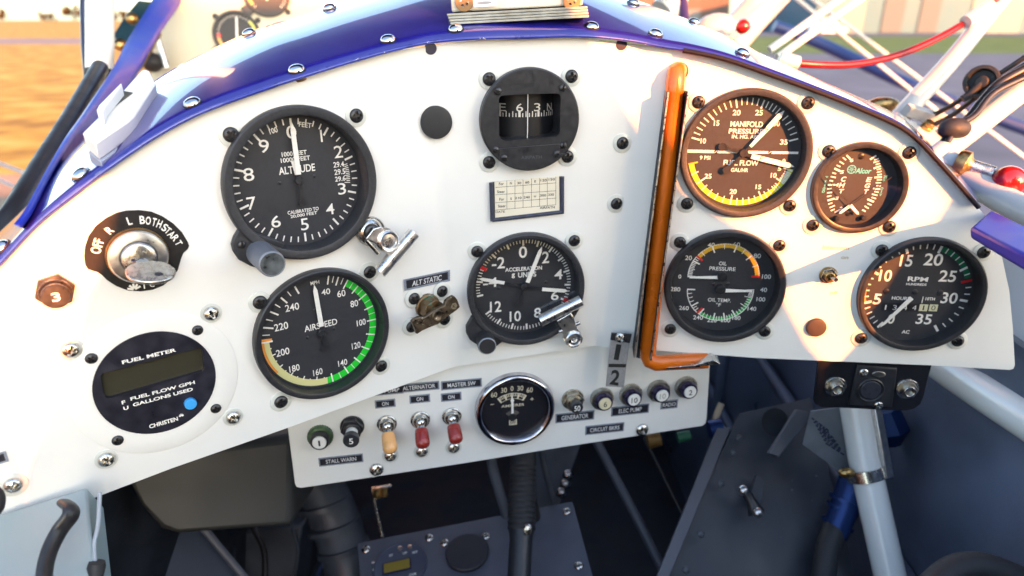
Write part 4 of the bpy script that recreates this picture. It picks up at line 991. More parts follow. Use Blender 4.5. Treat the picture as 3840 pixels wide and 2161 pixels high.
toggle(d(973, 1066), d(983, 1141), mat('peach_vinyl', (.85, .44, .16), .3, coat=.4, noise=.12, nscale=70), 'toggle switch with a peach coloured cap', d(982, 1146))
toggle(d(1057, 1056), d(1065, 1128), REDV, 'toggle switch with a dark red cap, next to the peach one', d(1061, 1135))
toggle(d(1136, 1047), d(1149, 1116), REDV, 'toggle switch with a dark red cap, nearest the ammeter', d(1141, 1125))

def round_breaker(p, face_p, col, text, label, cap_m, ink_m, w, base=STEEL):
    fr = SP.at(p); t = thing('circuit_breaker', label, 'circuit breaker', fr, 'push button circuit breakers')
    MB().lathe([(8.9, 0), (8.9, 2.6), (8.2, 3.6), (6.8, 3.9)], base, 120, cap1=True, wob=lambda k, n: 1 + (.03 if k % 4 < 2 else 0)).build('knurled_nut', t, smooth=20)
    MB().lathe([(6.7, 2), (6.7, 8.0), (6.3, 8.7), (5.2, 9.0), (4.9, 8.4)], col, 48, cap1=False).build('sleeve', t)
    bt_ = MB().lathe([(4.9, 6), (4.9, 9.5), (4.5, 9.9), (.01, 9.9)], cap_m, 40).build('button', t)
    MB().text(text, 0, 0, 4.6, 10.0, ink_m, w=w * 1.35, off=.01).build('lettering', bt_, smooth=0)
PURP = mat('purple_black_anodised', (.035, .028, .075), .3, metal=.5, noise=.2, nscale=400); WBTN = mat('white_button', (.78, .78, .75), .4); CBTN = mat('cream_button', (.70, .63, .42), .45)
NICK = mat('nickel_knurl', (.42, .40, .34), .35, metal=1, noise=.3, nscale=300)
round_breaker(d(1513, 1001), 0, PURP, '6', 'breaker with a cream button marked 6', CBTN, ink, 2.0, NICK)
round_breaker(d(1585, 991), 0, PURP, '10', 'breaker with a white button clearly marked 10', WBTN, ink, 3.6, NICK)
round_breaker(d(1655, 981), 0, PURP, '10', 'breaker with a faded grey 10, next to the one marked 2', WBTN, mat('faded_ink', (.42, .40, .36), .6), 3.6, NICK)
round_breaker(d(1724, 972), 0, PURP, '2', 'breaker marked 2 at the right end of the row', WBTN, ink, 2.0, NICK)
round_breaker(d(806, 1096), 0, BLACKS, '1', 'breaker marked 1 with a green knurled ring at the left end', WBTN, ink, 1.0, mat('olive_anodised', (.10, .17, .09), .4, metal=.6, noise=.3, nscale=300))
def tall_breaker(p, tip, r, label, nut, stem, text, w, band=None):
    fr = SP.at(p); t = thing('circuit_breaker', label, 'circuit breaker', fr, 'push button circuit breakers')
    best = min(np.arange(4, 26, .25), key=lambda h: np.hypot(*(np.array(fr.px(0, 0, h)) - tip)))
    MB().lathe([(8.6, 0), (8.6, 1.5)], nut, 60, cap1=True).prism(hexp(8.2, (0, 0), 8), 1.5, 5.4, nut).lathe([(6.0, 5), (6.0, 7.5), (4.7, 8)], nut, 40, cap1=True).build('hex_nut', t, bevel=.2)
    b = MB().lathe([(4.2, 6), (4.2, best - 4)], band or stem, 40).lathe([(r - .3, best - 5), (r, best - 3.4), (r, best - .6), (r - .5, best), (.01, best + .05)], stem, 48)
    bt_ = b.build('button', t); MB().text(text, 0, 0, 4.6, best + .15, MARK, w=w * 1.3, off=.01).build('lettering', bt_, smooth=0)
tall_breaker(d(886, 1072), d(891, 1111), 5.6, 'popped black breaker marked 5 with a white band', BLACKS, BLACKS, '5', 2.2, WBTN)
tall_breaker(d(1440, 1004), d(1452, 1028), 4.7, 'breaker with a plated nut and black button marked 50', NICK, BLACKS, '50', 3.6)

# ammeter
cQ = Crop(1750, 1360, 360); AF = SP.at((1929, 1530))
am = thing('ammeter', 'round ammeter in a chrome bezel with its needle at zero', 'gauge', AF)
RA = 30.4
MB().lathe([(RA, 0), (RA, 3), (RA - .7, 5.2), (RA - 2.2, 6.6), (RA - 3.8, 6.4), (RA - 4.9, 5.2), (RA - 5.3, 3.6), (RA - 5.7, 1.0)], mat('dark_chrome', (.50, .49, .53), .12, metal=1, noise=.25, nscale=150), 96).build('bezel', am, smooth=60)
MB().disc(RA - 5.2, 3.4, GLASS, 64).build('glass', am)
ad = MB().disc(RA - 5.4, 1.0, mat('ammeter_black', (.016, .016, .022), .35), 64).build('dial', am)
aL = lambda x, y, h=1.1: AF.loc(cQ(x, y), h); sx, sy = AF.mpx(1.1); sx /= cQ.k; sy /= cQ.k
b = MB()
for t_, x, y, h, w in (('60', 413, 488, 72, 92), ('30', 563, 418, 72, 88), ('0', 685, 392, 72, 42), ('30', 810, 388, 72, 90), ('60', 952, 415, 72, 92), ('AMPERES', 695, 648, 40, 340), ('+', 987, 552, 46, 50), ('-', 387, 632, 10, 52)):
    u, v = aL(x, y); b.text(t_, u, v, h / sy, 1.1, CREAM, w=w / sx, off=.01)
c0 = aL(693, 800); Rq = np.hypot(*(np.array(aL(690, 460)) - c0)); Ri = np.hypot(*(np.array(aL(692, 548)) - c0)); aa = math.degrees(math.atan2(*(np.array(aL(465, 535)) - c0))); ab = math.degrees(math.atan2(*(np.array(aL(905, 480)) - c0)))
b.ring(Rq - .5, Rq, 1.12, CREAM, aa, ab, c=c0); b.ring(Ri, Ri + .4, 1.12, CREAM, aa, ab, c=c0); b.ring((Rq + Ri) / 2 - .25, (Rq + Ri) / 2 + .15, 1.12, CREAM, aa, ab, c=c0)
for k in range(17):
    a = aa + (ab - aa) * k / 16; b.tick(a, Ri if k % 4 == 0 else (Rq + Ri) / 2, Rq, 1.3 if k % 4 == 0 else .5, 1.15, CREAM, c=c0)
u, v = aL(700, 903); b.box((u, v, 1.1), (6.0, 4.6, .1), CREAM); b.text('SW', u, v, 3.2, 1.2, BLACKS, w=4.6, off=.02)
b.build('lettering', ad, smooth=0)
n0, n1 = aL(693, 770, 2), aL(688, 480, 2); uu = norm(np.array(n1) - n0); nn = np.array([-uu[1], uu[0]]); n0, n1 = np.array(n0), np.array(n1); mid = n0 + (n1 - n0) * .68
MB().prism([tuple(n0 + nn * .85), tuple(mid - uu * 1.5 + nn * .85), tuple(mid + nn * 1.5), tuple(mid + uu * 2 + nn * .4), tuple(n1), tuple(mid + uu * 2 - nn * .4), tuple(mid - nn * 1.5), tuple(mid - uu * 1.5 - nn * .85), tuple(n0 - nn * .85)], 1.9, 2.2, MARK).build('needle', am)
MB().lathe([(3.0, 1.0), (3.0, 2.4)], BLACKS, 32, c=aL(693, 830, 2), cap1=True).ring(3.4, 6.4, 1.2, mat('smoked_grey', (.12, .11, .10), .4), -55, 55, c=aL(693, 830)).build('hub', am)

# headset jack box below the right end of the panel
cJ = Crop(3040, 1330, 500, 2576)
JF = FA[2].at(cJ(1200, 640), -4)
jb = thing('jack_box', 'glossy black headset jack plate under the right end of the panel', 'jack plate', JF)
j = lambda x, y, h=0: JF.loc(cJ(x, y), h)
jp = [j(*p) for p in ((150, 100), (2345, 190), (2300, 350), (2180, 820), (2120, 960), (2000, 1050), (1850, 1085), (1500, 1080), (700, 1035), (200, 1015), (90, 960), (60, 880), (90, 600))]
MB().prism(jp, -2, 0, mat('gloss_black', (.012, .012, .015), .22, coat=.5, chips=((.5, .5, .5), 500, .79))).build('plate', jb, bevel=.3)
MB().prism([j(*p) for p in ((890, 190), (1660, 250), (1560, 1000), (720, 960))], 0, 1.6, BLACKS).build('socket_flange', jb, bevel=.6)
for p in ((475, 615), (1860, 660)):
    c = j(*p); o = MB().lathe([(7.6, 0), (7.6, 1)], STEEL, 48, c=c, cap1=True).prism(hexp(6.6, c, 12), 1, 3.2, NICK).lathe([(4.2, 3), (4.2, 5.4), (3.8, 5.8), (2.9, 5.6), (2.7, 2)], STEEL, 40, c=c).disc(2.8, 2.2, INTD, 32, c=c).build('jack', jb, bevel=.2)
c = j(1155, 680, 1.6); so1 = MB().lathe([(9.2, 1.6), (9.2, 2.6), (8.6, 3.0), (8.0, 2.4), (7.7, .8)], BLACKS, 56, c=c).lathe([(7.0, .8), (7.0, 2.2), (6.6, 2.6), (.01, 2.6)], mat('dark_socket', (.03, .032, .045), .4), 48, c=c).build('socket', jb)
for p in ((1050, 670), (1275, 680), (1135, 765)): MB().disc(.95, 2.75, INTD, 20, c=j(*p, 2.7)).build('pin_hole', so1)
b = MB(); cc = j(1315, 380, 2); b.prism([(cc[0] + 4.6 * math.cos(R(15 * k)), cc[1] + 2.3 * math.sin(R(15 * k))) for k in range(24)], 1.6, 2.6, NICK).build('release_tab', jb, bevel=.3)
for p in ((1025, 350), (1310, 985)): u, v = j(*p, 1.6); put(M_SSC, 'screw', jb, u, v, 1.6, random.uniform(0, 90)).scale = (.75, .75, .5)
# ------------------------------------------------------------------ blue deck over the panel
def catmull(P, n=6):
    P = [np.array(p, float) for p in P]; out = []
    for i in range(len(P) - 1):
        a, b, c, e = P[max(i - 1, 0)], P[i], P[i + 1], P[min(i + 2, len(P) - 1)]
        for k in range(n):
            t = k / n; out.append(.5 * (2 * b + (c - a) * t + (2 * a - 5 * b + 4 * c - e) * t * t + (3 * b - a - 3 * c + e) * t ** 3))
    return out + [P[-1]]
pairs = [((-330, 1284), 0, (-340, 1170), 60), ((-120, 1100), 0, (-130, 990), 70), ((0, 985), 0, (0, 872), 80), ((138, 839), 0, (140, 735), 85), ((276, 728), 0, (262, 578), 90), ((414, 625), 0, (420, 440), 95), ((586, 510), 0, (586, 303), 105), ((759, 420), 0, (757, 205), 110), ((1000, 331), 0, (985, 105), 115),
         ((1145, 284), 0, (1115, 66), 115), ((1317, 231), 0, (1272, 16), 118), ((1490, 184), 0, (1440, -30), 120), ((1628, 157), 0, (1590, -66), 120), ((1800, 144), 1, (1780, -95), 120), ((1979, 140), 1, (1960, -105), 120), ((2186, 136), 1, (2160, -70), 120), ((2359, 152), 1, (2372, 0), 120), ((2483, 175), 2, (2500, 45), 118), ((2600, 192), 2, (2612, 90), 115),
         ((2731, 222), 2, (2720, 140), 112), ((2883, 274), 2, (2850, 208), 110), ((3055, 336), 2, (3010, 292), 108), ((3228, 405), 2, (3180, 370), 106), ((3400, 488), 2, (3352, 450), 104), ((3530, 616), 2, (3490, 570), 100), ((3668, 774), 2, (3640, 730), 95)]
near = [FA[i].hit(p, 5.0) for p, i, q, dz in pairs]; far = [pt(q, n_[2] + dz) for (p, i, q, dz), n_ in zip(pairs, near)]
NC, FC = catmull(near), catmull(far); rows = 10; v = []
for a, b in zip(NC, FC):
    upv = norm(np.cross(norm(b - a), [1, 0, 0])); 
    for k in range(rows + 1):
        t = k / rows; v.append(a * (1 - t) + b * t + np.array([0, -1, 0]) * 5 * math.sin(math.pi * t))
f = [((i + 1) * (rows + 1) + k, i * (rows + 1) + k, i * (rows + 1) + k + 1, (i + 1) * (rows + 1) + k + 1) for i in range(len(NC) - 1) for k in range(rows)]
dk = MB().add(v, f, BLUE)
DF = frame_z(near[14], (0, -.6, -.8))
deck = thing('cowl_deck', 'glossy dark blue curved deck over the panel with domed screws along both edges', 'cowling', DF)
bv = BVHTree.FromPolygons([Vector(p) for p in v], f)
sk = eye_part(dk, 'deck_skin', deck, DF, smooth=60)
so2 = sk.modifiers.new('thickness', 'SOLIDIFY'); so2.thickness = .0012; so2.offset = 0
MB_l = MB().tube(NC[:18 * 6 + 1], 1.0, mat('blue_edge', (.015, .03, .30), .3, coat=.6, noise=.2, nscale=200, chips=((.7, .68, .62), 170, .66)), 10)
eye_part(MB_l, 'lip', deck, DF)
trim = NC[18 * 6 - 2:]
eye_part(MB().tube([p + np.array([0, .9, -0.5]) for p in trim], 1.5, mat('dark_edge_trim', (.010, .009, .016), .55, spec=.2, noise=.2, nscale=300), 10), 'edge_trim', deck, DF)
M_RIV = MB().lathe([(4.9, 0), (4.9, .7)], RUBBER, 36).lathe([(4.4, .7), (4.3, 1.2), (3.6, 2.3), (2.4, 3.0), (1.0, 3.3), (.01, 3.35)], mat('polished_screw', (.66, .66, .68), .12, metal=1, noise=.15, nscale=200), 36).build('rivet', fr=CAMF, smooth=50)
riv = M_RIV.data; bpy.data.objects.remove(M_RIV)
M_SPC = MB().lathe([(4.6, -4.6), (4.6, -3.4), (4.2, -3.2), (4.2, -2.6), (4.6, -2.4), (4.6, -.8)], BRASS, 32, cap0=True).build('spacer', fr=CAMF); spc_ = M_SPC.data; bpy.data.objects.remove(M_SPC)
inv = DF.matrix().inverted()
def deck_put(p, meshes, s=1.0, name='domed_screw'):
    r = Vector(ray(p)).normalized(); hit, nn, _, _ = bv.ray_cast(Vector((0, 0, 0)), r)
    if hit is None:
        hit, nn, _, _ = bv.find_nearest(Vector(pt(p, min(near, key=lambda q: abs(W0 / 2 + F * q[0] / q[2] - p[0]))[2] + (5 if p[1] > 100 else 100))))
    if nn.z > 0: nn = -nn
    if abs(nn.z) < .02 and nn.y > 0: nn = -nn
    fr = frame_z(np.array(hit) + np.array(nn) * .8, np.array(nn), (0, -1, .2))
    for me, nm in meshes:
        o = bpy.data.objects.new(nm, me); COL.objects.link(o); o.parent = deck; o.matrix_local = inv @ fr.matrix() @ Matrix.Rotation(random.uniform(0, 3), 4, 'Z') @ Matrix.Scale(s, 4)
for p in (d(748, 182), d(977, 106), d(1147, 79), d(1488, 72), d(1648, 90), d(1866, 138)): deck_put(p, ((riv, 'domed_screw'), (spc_, 'brass_spacer')))
for p in (d(437, 175), d(628, 88), d(830, 25), d(1592, 12), d(1745, 60), d(158, 400), d(10, 628)): deck_put(p, ((riv, 'domed_screw'),))

# white block on top of the deck
cU = Crop(1560, 0, 700, 2576)
def on_deck(p_):
    h_ = bv.ray_cast(Vector((0, 0, 0)), Vector(ray(p_)).normalized())[0]; return np.array(h_)
bl = on_deck(cU(500, 352)) + np.array([0, -6.4, -3]); br = on_deck(cU(2290, 322)) + np.array([0, -6.4, -3]); br[2] = bl[2] + (br[2] - bl[2]) * .3
TF = Frame(bl, norm(br - bl), (0, 1, 0), (0, 0, -1)); upv = norm(np.array([0, -CT, -ST]) - (np.array([0, -CT, -ST]) @ TF.e1) * TF.e1)
TF = Frame(bl, TF.e1, upv, norm(np.cross(TF.e1, upv)))
wdt = np.linalg.norm(br - bl)
blk = thing('mount_block', 'white block on stacked metal plates standing on top of the blue deck', 'mount', TF)
CRM = mat('cream_plastic', (.76, .72, .62), .45, noise=.06, nscale=40, chips=((.4, .27, .13), 220, .73))
MB().box((wdt / 2, 32, -32), (wdt, 63, 60), CRM).build('body', blk, bevel=1.2)
for k in range(4): MB().box((wdt / 2 - .5 + .4 * k, -.95 - 1.65 * k, -32 + .3 * k), (wdt + 5 - k * .3, 1.5, 68), mat('plate_edge', (.36, .36, .32), .45, metal=.6, noise=.3, nscale=150)).build('shim_plate', blk, bevel=.3)
for p in (cU(662, 28), cU(2150, 8)): u, v_ = TF.loc(p); o = put(M_SSC, 'screw', blk, u, v_, -1.6, 20); MB().lathe([(5.6, 0), (5.4, .3), (4.3, .35)], mat('brown_lit_well', (.30, .16, .06), .6), 32, c=(u, v_), cap1=True).build('screw_well', blk)  # brown of the screw wells stands for warm light on them
u, v_ = TF.loc(cU(960, 38)); st = MB().box((u, v_, .12), (15, 4.6, .1), mat('paper_label', (.82, .82, .8), .6)); st.build('sticker', blk)
b = MB(); b.prism([(u - .8 + 4.6 * math.cos(R(20 * k)), v_ + .8 * math.sin(R(20 * k))) for k in range(18)], .2, .24, mat('grey_print', (.35, .35, .36), .5)); b.build('sticker_emblem', blk)

# white latch on the left of the deck
cW2 = Crop(0, 0, 1400, 2576)
l0 = pt(cW2(568, 915), 322); l1 = pt(cW2(985, 478), 385); l2 = pt(cW2(655, 990), 316)
LF = frame_pts(l0, l1, l2)
lt = thing('latch_block', 'white plastic latch with a raised clip on the left of the blue deck', 'latch', LF)
LP = mat('white_plastic', (.80, .81, .80), .4, noise=.04, nscale=60)
q = lambda x, y, h=0: LF.loc(cW2(x, y), h)
MB().prism([q(*p) for p in ((568, 915), (690, 795), (835, 640), (975, 485), (1000, 478), (1030, 488), (1072, 575), (925, 800), (890, 832), (655, 990))], -9, 0, LP).build('body', lt, bevel=.9)
MB().prism([q(*p) for p in ((575, 930), (1040, 500), (1078, 590), (930, 815), (895, 850), (665, 1000))], -15, -9, mat('latch_shade_side', (.30, .34, .45), .5)).build('base', lt, bevel=.5)  # blue-grey slab stands in for the latch's shaded side and reflection
MB().prism([q(*p, 7) for p in ((665, 755), (680, 725), (835, 568), (842, 590), (725, 730), (712, 780), (680, 790))], 1, 7, LP).build('clip', lt, bevel=.8)
MB().prism([q(*p, .5) for p in ((712, 785), (715, 740), (780, 680), (850, 628), (915, 640), (860, 680), (780, 740))], 0, .6, mat('dark_slot', (.10, .10, .085), .7, noise=.6, nscale=250)).build('slot', lt)  # flat dark mottled patch for the hollow under the clip

# ------------------------------------------------------------------ left side of the cockpit
def strip(name, rows_, m, thick=2.0, parent=None, fr=None, label=None, cat=None, smooth=50):
    P = [(np.array(a), np.array(c)) for a, c in rows_]; A_ = catmull([a for a, c in P], 5); C_2 = catmull([c for a, c in P], 5); v = []
    for a, c in zip(A_, C_2):
        for k in range(5): v.append(a + (c - a) * k / 4)
    f = [(i * 5 + k, i * 5 + k + 1, (i + 1) * 5 + k + 1, (i + 1) * 5 + k) for i in range(len(A_) - 1) for k in range(4)]
    b = MB().add(v, f, m); o = b.build(name, smooth=smooth) if parent is None else eye_part(b, name, parent, fr, smooth=smooth)
    s = o.modifiers.new('thickness', 'SOLIDIFY'); s.thickness = thick * .001; s.offset = 0
    if label: tag(o, label, cat)
    return o
rw = []
for (a, c, z) in (((120, 1560), (160, 1560), 300), ((200, 1450), (238, 1450), 315), ((340, 1180), (402, 1165), 365), ((480, 930), (605, 930), 430), ((600, 750), (770, 780), 500), ((780, 470), (965, 480), 620), ((895, 255), (1105, 230), 740), ((1040, 20), (1235, 40), 850), ((1090, -80), (1280, -80), 920)):
    rw.append((pt(cW2(*a), z), pt(cW2(*c), z + 55)))
strip('side_coaming', rw, BLUE2, 3, label='long glossy blue coaming running forward along the left cockpit edge', cat='coaming')
o = MB().tube(catmull([pt(cW2(-150, 1850), 400), pt(cW2(20, 1590), 415), pt(cW2(125, 1430), 430), pt(cW2(300, 1135), 480), pt(cW2(470, 860), 540), pt(cW2(640, 560), 620), pt(cW2(690, 470), 650)]), 7.6, mat('black_vinyl', (.014, .014, .018), .45, noise=.2, nscale=60, bump=.1), 20).build('edge_roll'); tag(o, 'black padded roll along the left cockpit edge', 'padding')
b = MB().tube([pt(cW2(688, 505), 690), pt(cW2(690, 250), 690), pt(cW2(684, -1500), 690)], 13.0, WHITE2, 28, flat=1)
pst = b.build('cabane_post'); tag(pst, 'white upright post standing at the left cockpit edge', 'post')
e_ = MB().tube([pt(cW2(610, 540), 700), pt(cW2(592, 330), 700), pt(cW2(584, 60), 700), pt(cW2(576, -1500), 700)], 4.5, NAVY, 14)
eo = e_.build('edge_strip'); eo.parent = pst; eo.location = eo.location - pst.location
cl = MB().tube([pt(cW2(690, 520), 690), pt(cW2(688, 490), 690)], 14.0, RUBBER, 24).build('foot_boot'); cl.parent = pst; cl.location = cl.location - pst.location
TEAL = mat('dark_teal_frame', (.008, .035, .055), .3, coat=.4)
b = MB(); fp = [pt(cW2(*p), 940) for p in ((920, -60), (1090, -60), (1050, 20), (905, 255), (840, 330), (795, 320), (780, 220), (830, 100))]
wf = frame_z(fp[5], (0.2, -.2, -1)); b.prism([tuple(wf.inv(p)[:2]) for p in fp], -14, 0, TEAL)
wo = thing('windscreen_frame', 'dark teal slanted frame with brass bolts behind the white post', 'frame', wf); b.build('frame_plate', wo, bevel=1.5)
for p in ((912, 130), (832, 312)): u, v_ = wf.loc(cW2(*p)); MB().lathe([(9, 0), (8, 4), (5, 7), (.01, 8)], BRASS, 24, c=(u, v_)).build('bolt', wo)
for a, c in (((-1600, 512), (330, 1259)), ((-1600, 542), (330, 1394))):
    o = MB().tube([pt(cW2(*a), 1500), pt(cW2(*c), 1500)], 4.5, ALU, 12).build('flying_wire'); tag(o, 'bright bracing wire low at the left edge, %s of the pair' % ('upper' if a[1] < 530 else 'lower'), 'wire', 'bracing wires at the left edge')

# front cockpit panel
FPF = frame_z(pt((940, 100), 1000), (.25, .18, -1)); fp_ = lambda x, y, h=0: FPF.loc(cW2(x, y), h)
fpan = thing('instrument_panel', 'cream front cockpit panel seen blurred beyond the blue deck', 'instrument panel', FPF)
MB().prism([fp_(*p) for p in ((1000, 900), (1060, 300), (1150, -40), (1300, -330), (2700, -330), (2700, 700), (1500, 900))], -4, 0, mat('cream_panel_paint', (.54, .51, .40), .45, noise=.05, nscale=8)).build('sheet', fpan)
MB().tube([(*fp_(1085, 250, 30), 30), (*fp_(1150, 470, 30), 30)], 5, ALU, 14).ball((*fp_(1050, 430, 30), 30), 14, RUBBER).build('throttle_lever', fpan)
MB().tube([(*fp_(960, 480, 60), 60), (*fp_(1105, 225, 60), 60)], 3, BRASS, 10).build('edge_strip', fpan)
for p, r, lab, nm in (((1637, 240), 33.5, 'round blurred gauge with green and red arcs on the front panel', 'front_gauge'), ((1842, -42), 33.5, 'half seen gauge at the top edge on the front panel', 'front_gauge')):
    gf = FPF.at(cW2(*p)); g = thing(nm, lab, 'gauge', gf, 'gauges on the front panel')
    MB().lathe([(r, 0), (r, 6), (r - 1, 7), (r - 4, 7), (r - 5, 2)], BLACK, 64).build('bezel', g); dl = MB().disc(r - 4, 1.5, DIAL, 48).build('dial', g)
    b = MB()
    for k in range(28): b.tick(-140 + 10 * k, r - 9, r - 5.5, .9, 1.7, MARK)
    b.build('tick_marks', dl, smooth=0)
    b = MB(); b.ring(r - 9, r - 5, 1.65, LIME, 40, 75); b.ring(r - 9, r - 5, 1.65, GREEN, 75, 95); b.ring(r - 11, r - 5, 1.65, RED, -105, -92); b.ring(r - 9, r - 5, 1.65, AMBERARC, -130, -105); b.build('coloured_arc', dl, smooth=0)
    MB().prism([(-1.4, -10), (1.4, -10), (1.2, r - 10), (0, r - 7), (-1.2, r - 10)], 3, 3.4, MARK).build('needle', g)
    for a in (52, 128, 232, 308): put(M_BSC, 'mounting_screw', g, (r + 4) * math.sin(R(a)), (r + 4) * math.cos(R(a)), 0, a)
    MB().prism([(-r * .8, -r * .5), (-r * .5, -r * .8), (-r * .75, -r * 1.1), (-r * 1.12, -r * .75)], 0, 5, BLACK).build('knob_housing', g, bevel=1)

STW = mat('strut_white', (.56, .57, .56), .35, noise=.08, nscale=30, coat=.2, coat_rough=.2)
# ------------------------------------------------------------------ right side
cR = Crop(2400, 0, 1440, 2576)
def P_R(x, y, z): return pt(cR(x, y), z)
def bar(name, pts, r, m, label, cat, group=None, n=24, curve=True):
    o = MB().tube(catmull(pts) if curve and len(pts) > 2 else pts, r, m, n).build(name, smooth=50); return tag(o, label, cat, group)
bar('strut', [P_R(1690, 850, 600), P_R(1790, 735, 610), P_R(2100, 395, 650), P_R(2460, -50, 700), P_R(2960, -660, 760)], 8.6, STW, 'white round strut rising to the top right, red hose clipped to it', 'strut')
bar('strut', [P_R(1950, 1080, 500), P_R(2080, 980, 505), P_R(2400, 735, 520), P_R(2700, 500, 535), P_R(3400, -60, 570)], 8.4, STW, 'white round strut nearer the camera, leaving at the right edge under black cables', 'strut')
BF2 = frame_z(P_R(1900, 850, 590), (.25, -.55, -.8)); bq = lambda x, y: BF2.loc(cR(x, y))
brk2 = thing('strut_bracket', 'grey metal bracket with two brass bolts between the white struts', 'bracket', BF2)
MB().prism([bq(*p) for p in ((1745, 745), (1830, 765), (2090, 845), (2060, 865), (1780, 775))], -1, 9, mat('pale_grey_paint', (.50, .52, .54), .4, noise=.1, nscale=80)).build('flange', brk2, bevel=.3)
MB().prism([bq(*p) for p in ((1780, 790), (2060, 865), (2050, 1010), (2000, 1010), (1830, 850))], -3, -1, mat('pale_grey_paint', (.5, .5, .5))).build('base_plate', brk2, bevel=.3)
for p in ((1922, 855), (2040, 905)): c = bq(*p); MB().lathe([(5.2, -1), (5.2, 2)], BRASS, 24, c=c, cap1=True).prism(hexp(4.6, c), 2, 6, BRASS).build('bolt', brk2, bevel=.4)
WIREM = mat('black_cable', (.016, .013, .012), .38, coat=.2)
cb_ = [bar('cable', [P_R(1860, 790, 600), P_R(1980, 765, 590), P_R(2120, 690, 575), P_R(2250, 590, 560), P_R(2420, 490, 545), P_R(2640, 345, 530)], 2.1, WIREM, 'thin black cable, uppermost of those at the right edge', 'cable', 'black cables at the right'),
    bar('cable', [P_R(1980, 835, 585), P_R(2100, 770, 575), P_R(2260, 650, 555), P_R(2430, 530, 540), P_R(2640, 400, 525)], 2.1, WIREM, 'thin black cable, second from top at the right edge', 'cable', 'black cables at the right'),
    bar('cable', [P_R(2020, 1000, 500), P_R(2090, 880, 505), P_R(2200, 800, 510), P_R(2290, 690, 512), P_R(2420, 555, 515), P_R(2650, 430, 515)], 3.6, WIREM, 'thick black cable lying along the nearer white strut', 'cable', 'black cables at the right'),
    bar('cable', [P_R(2060, 960, 498), P_R(2130, 850, 500), P_R(2250, 770, 503), P_R(2380, 620, 506), P_R(2650, 490, 508)], 2.4, WIREM, 'thin black cable just above the nearer white strut', 'cable', 'black cables at the right')]
kn = P_R(2110, 865, 500); o = MB().ball(kn, 9, RUBBER, sq=(1.3, .9, .9)).build('cable_tie'); tag(o, 'black knot of tape where the cables meet the strut', 'tie')
PGF = frame_z(P_R(2290, 548, 548), (-.62, .15, -.75)); pg = thing('plug', 'black rubber cup shaped plug hanging among the cables', 'plug', PGF)
MB().lathe([(6, -20), (11, -16), (13.2, -8), (13.2, -1), (12.2, .6), (10.4, .8), (9.4, -1), (9.0, -8)], RUBBER, 48, cap0=True).build('shell', pg, smooth=50)
MB().disc(9.2, -6, INTD, 32).lathe([(5, -6), (5, -1), (4, 0), (.01, 0)], RUBBER, 28).tube([(0, 0, -4), (-8, -9, -1), (-13, -12, 1)], [4, 3.6, 3], RUBBER, 14).build('insert', pg)
REDH = mat('red_hose', (.24, .002, .006), .35, coat=.25)
hose = bar('hose', [P_R(1040, 425, 620), P_R(1200, 436, 622), P_R(1400, 436, 630), P_R(1600, 405, 640), P_R(1800, 345, 650), P_R(2000, 255, 660), P_R(2200, 140, 672), P_R(2310, 60, 678), P_R(2440, -40, 685)], 3.3, REDH, 'red hose sagging across the right background', 'hose', n=18)
b = MB().tube([P_R(2185, 150, 665), P_R(2345, 38, 672)], 6.4, STW, 24); s_ = b.build('clamp_sleeve'); s_.parent = hose; s_.location = s_.location - hose.location
b = MB().tube([P_R(935, 395, 620), P_R(985, 412, 620), P_R(1062, 424, 620)], [6.5, 7.5, 6.2], STW, 24); s_ = b.build('end_fitting'); s_.parent = hose; s_.location = s_.location - hose.location
o = MB().ball(P_R(690, 180, 900), 9.8, mat('red_knob', (.55, .012, .01), .2, coat=.6)).build('knob'); tag(o, 'small red ball knob in front of blurred white parts', 'knob')
bar('strut', [P_R(560, 330, 980), P_R(720, 140, 990), P_R(960, -120, 1000), P_R(1500, -720, 1030)], 26, STW, 'thick blurred white strut behind the small red knob', 'strut')
o = MB().ball(P_R(510, 215, 960), 30, STW, sq=(1.1, .8, 1)).build('fairing'); tag(o, 'rounded white fairing left of the small red knob', 'fairing')
bar('strut', [P_R(150, 110, 900), P_R(215, -20, 905), P_R(300, -900, 930)], 22, STW, 'white post at the top edge right of the white block', 'strut')
bar('frame_tube', [P_R(300, 150, 880), P_R(200, -900, 930)], 6, mat('purple_tube', (.05, .03, .12), .4), 'dark purple upright rod next to the white post at the top', 'rod')
# spring loaded knob
sa, sb, sc_ = P_R(2150, 1095, 488), P_R(2375, 1165, 476), P_R(2475, 1215, 470)
KF = frame_z(sa, norm(sb - sa)); kb = thing('spring_knob', 'shiny red ball knob on a steel spring by the right panel edge', 'knob', KF)
ln = np.linalg.norm(sb - sa)
MB().ball((*KF.inv(sc_),), 10.7, mat('red_lacquer', (.50, .012, .012), .18, coat=.8, noise=.1, nscale=80)).build('ball', kb, smooth=80)
MB().lathe([(8.5, -3), (9.6, 0), (9.6, 4), (6, 6), (5, 8)], BRASS, 32).build('nut', kb); MB().tube([(0, 0, 0), (0, 0, ln + 4)], 2.4, STEEL, 14).build('rod', kb)
MB().tube([(4.2 * math.cos(t), 4.2 * math.sin(t), 5 + (ln - 5) * t / (2 * math.pi * 13)) for t in np.linspace(0, 2 * math.pi * 13, 260)], .95, STEEL, 8).build('spring', kb)
bar('longeron', [P_R(2040, 1075, 500), P_R(2200, 1190, 490), P_R(2420, 1330, 470), P_R(2750, 1500, 440)], 9.5, STW, 'white tube running back under the red spring knob', 'tube')
o = MB().ball(P_R(1625, 715, 640), 11, BRASS, sq=(1.5, .8, 1)).build('filler_neck'); tag(o, 'small brass cap peeping over the right edge of the deck', 'cap')
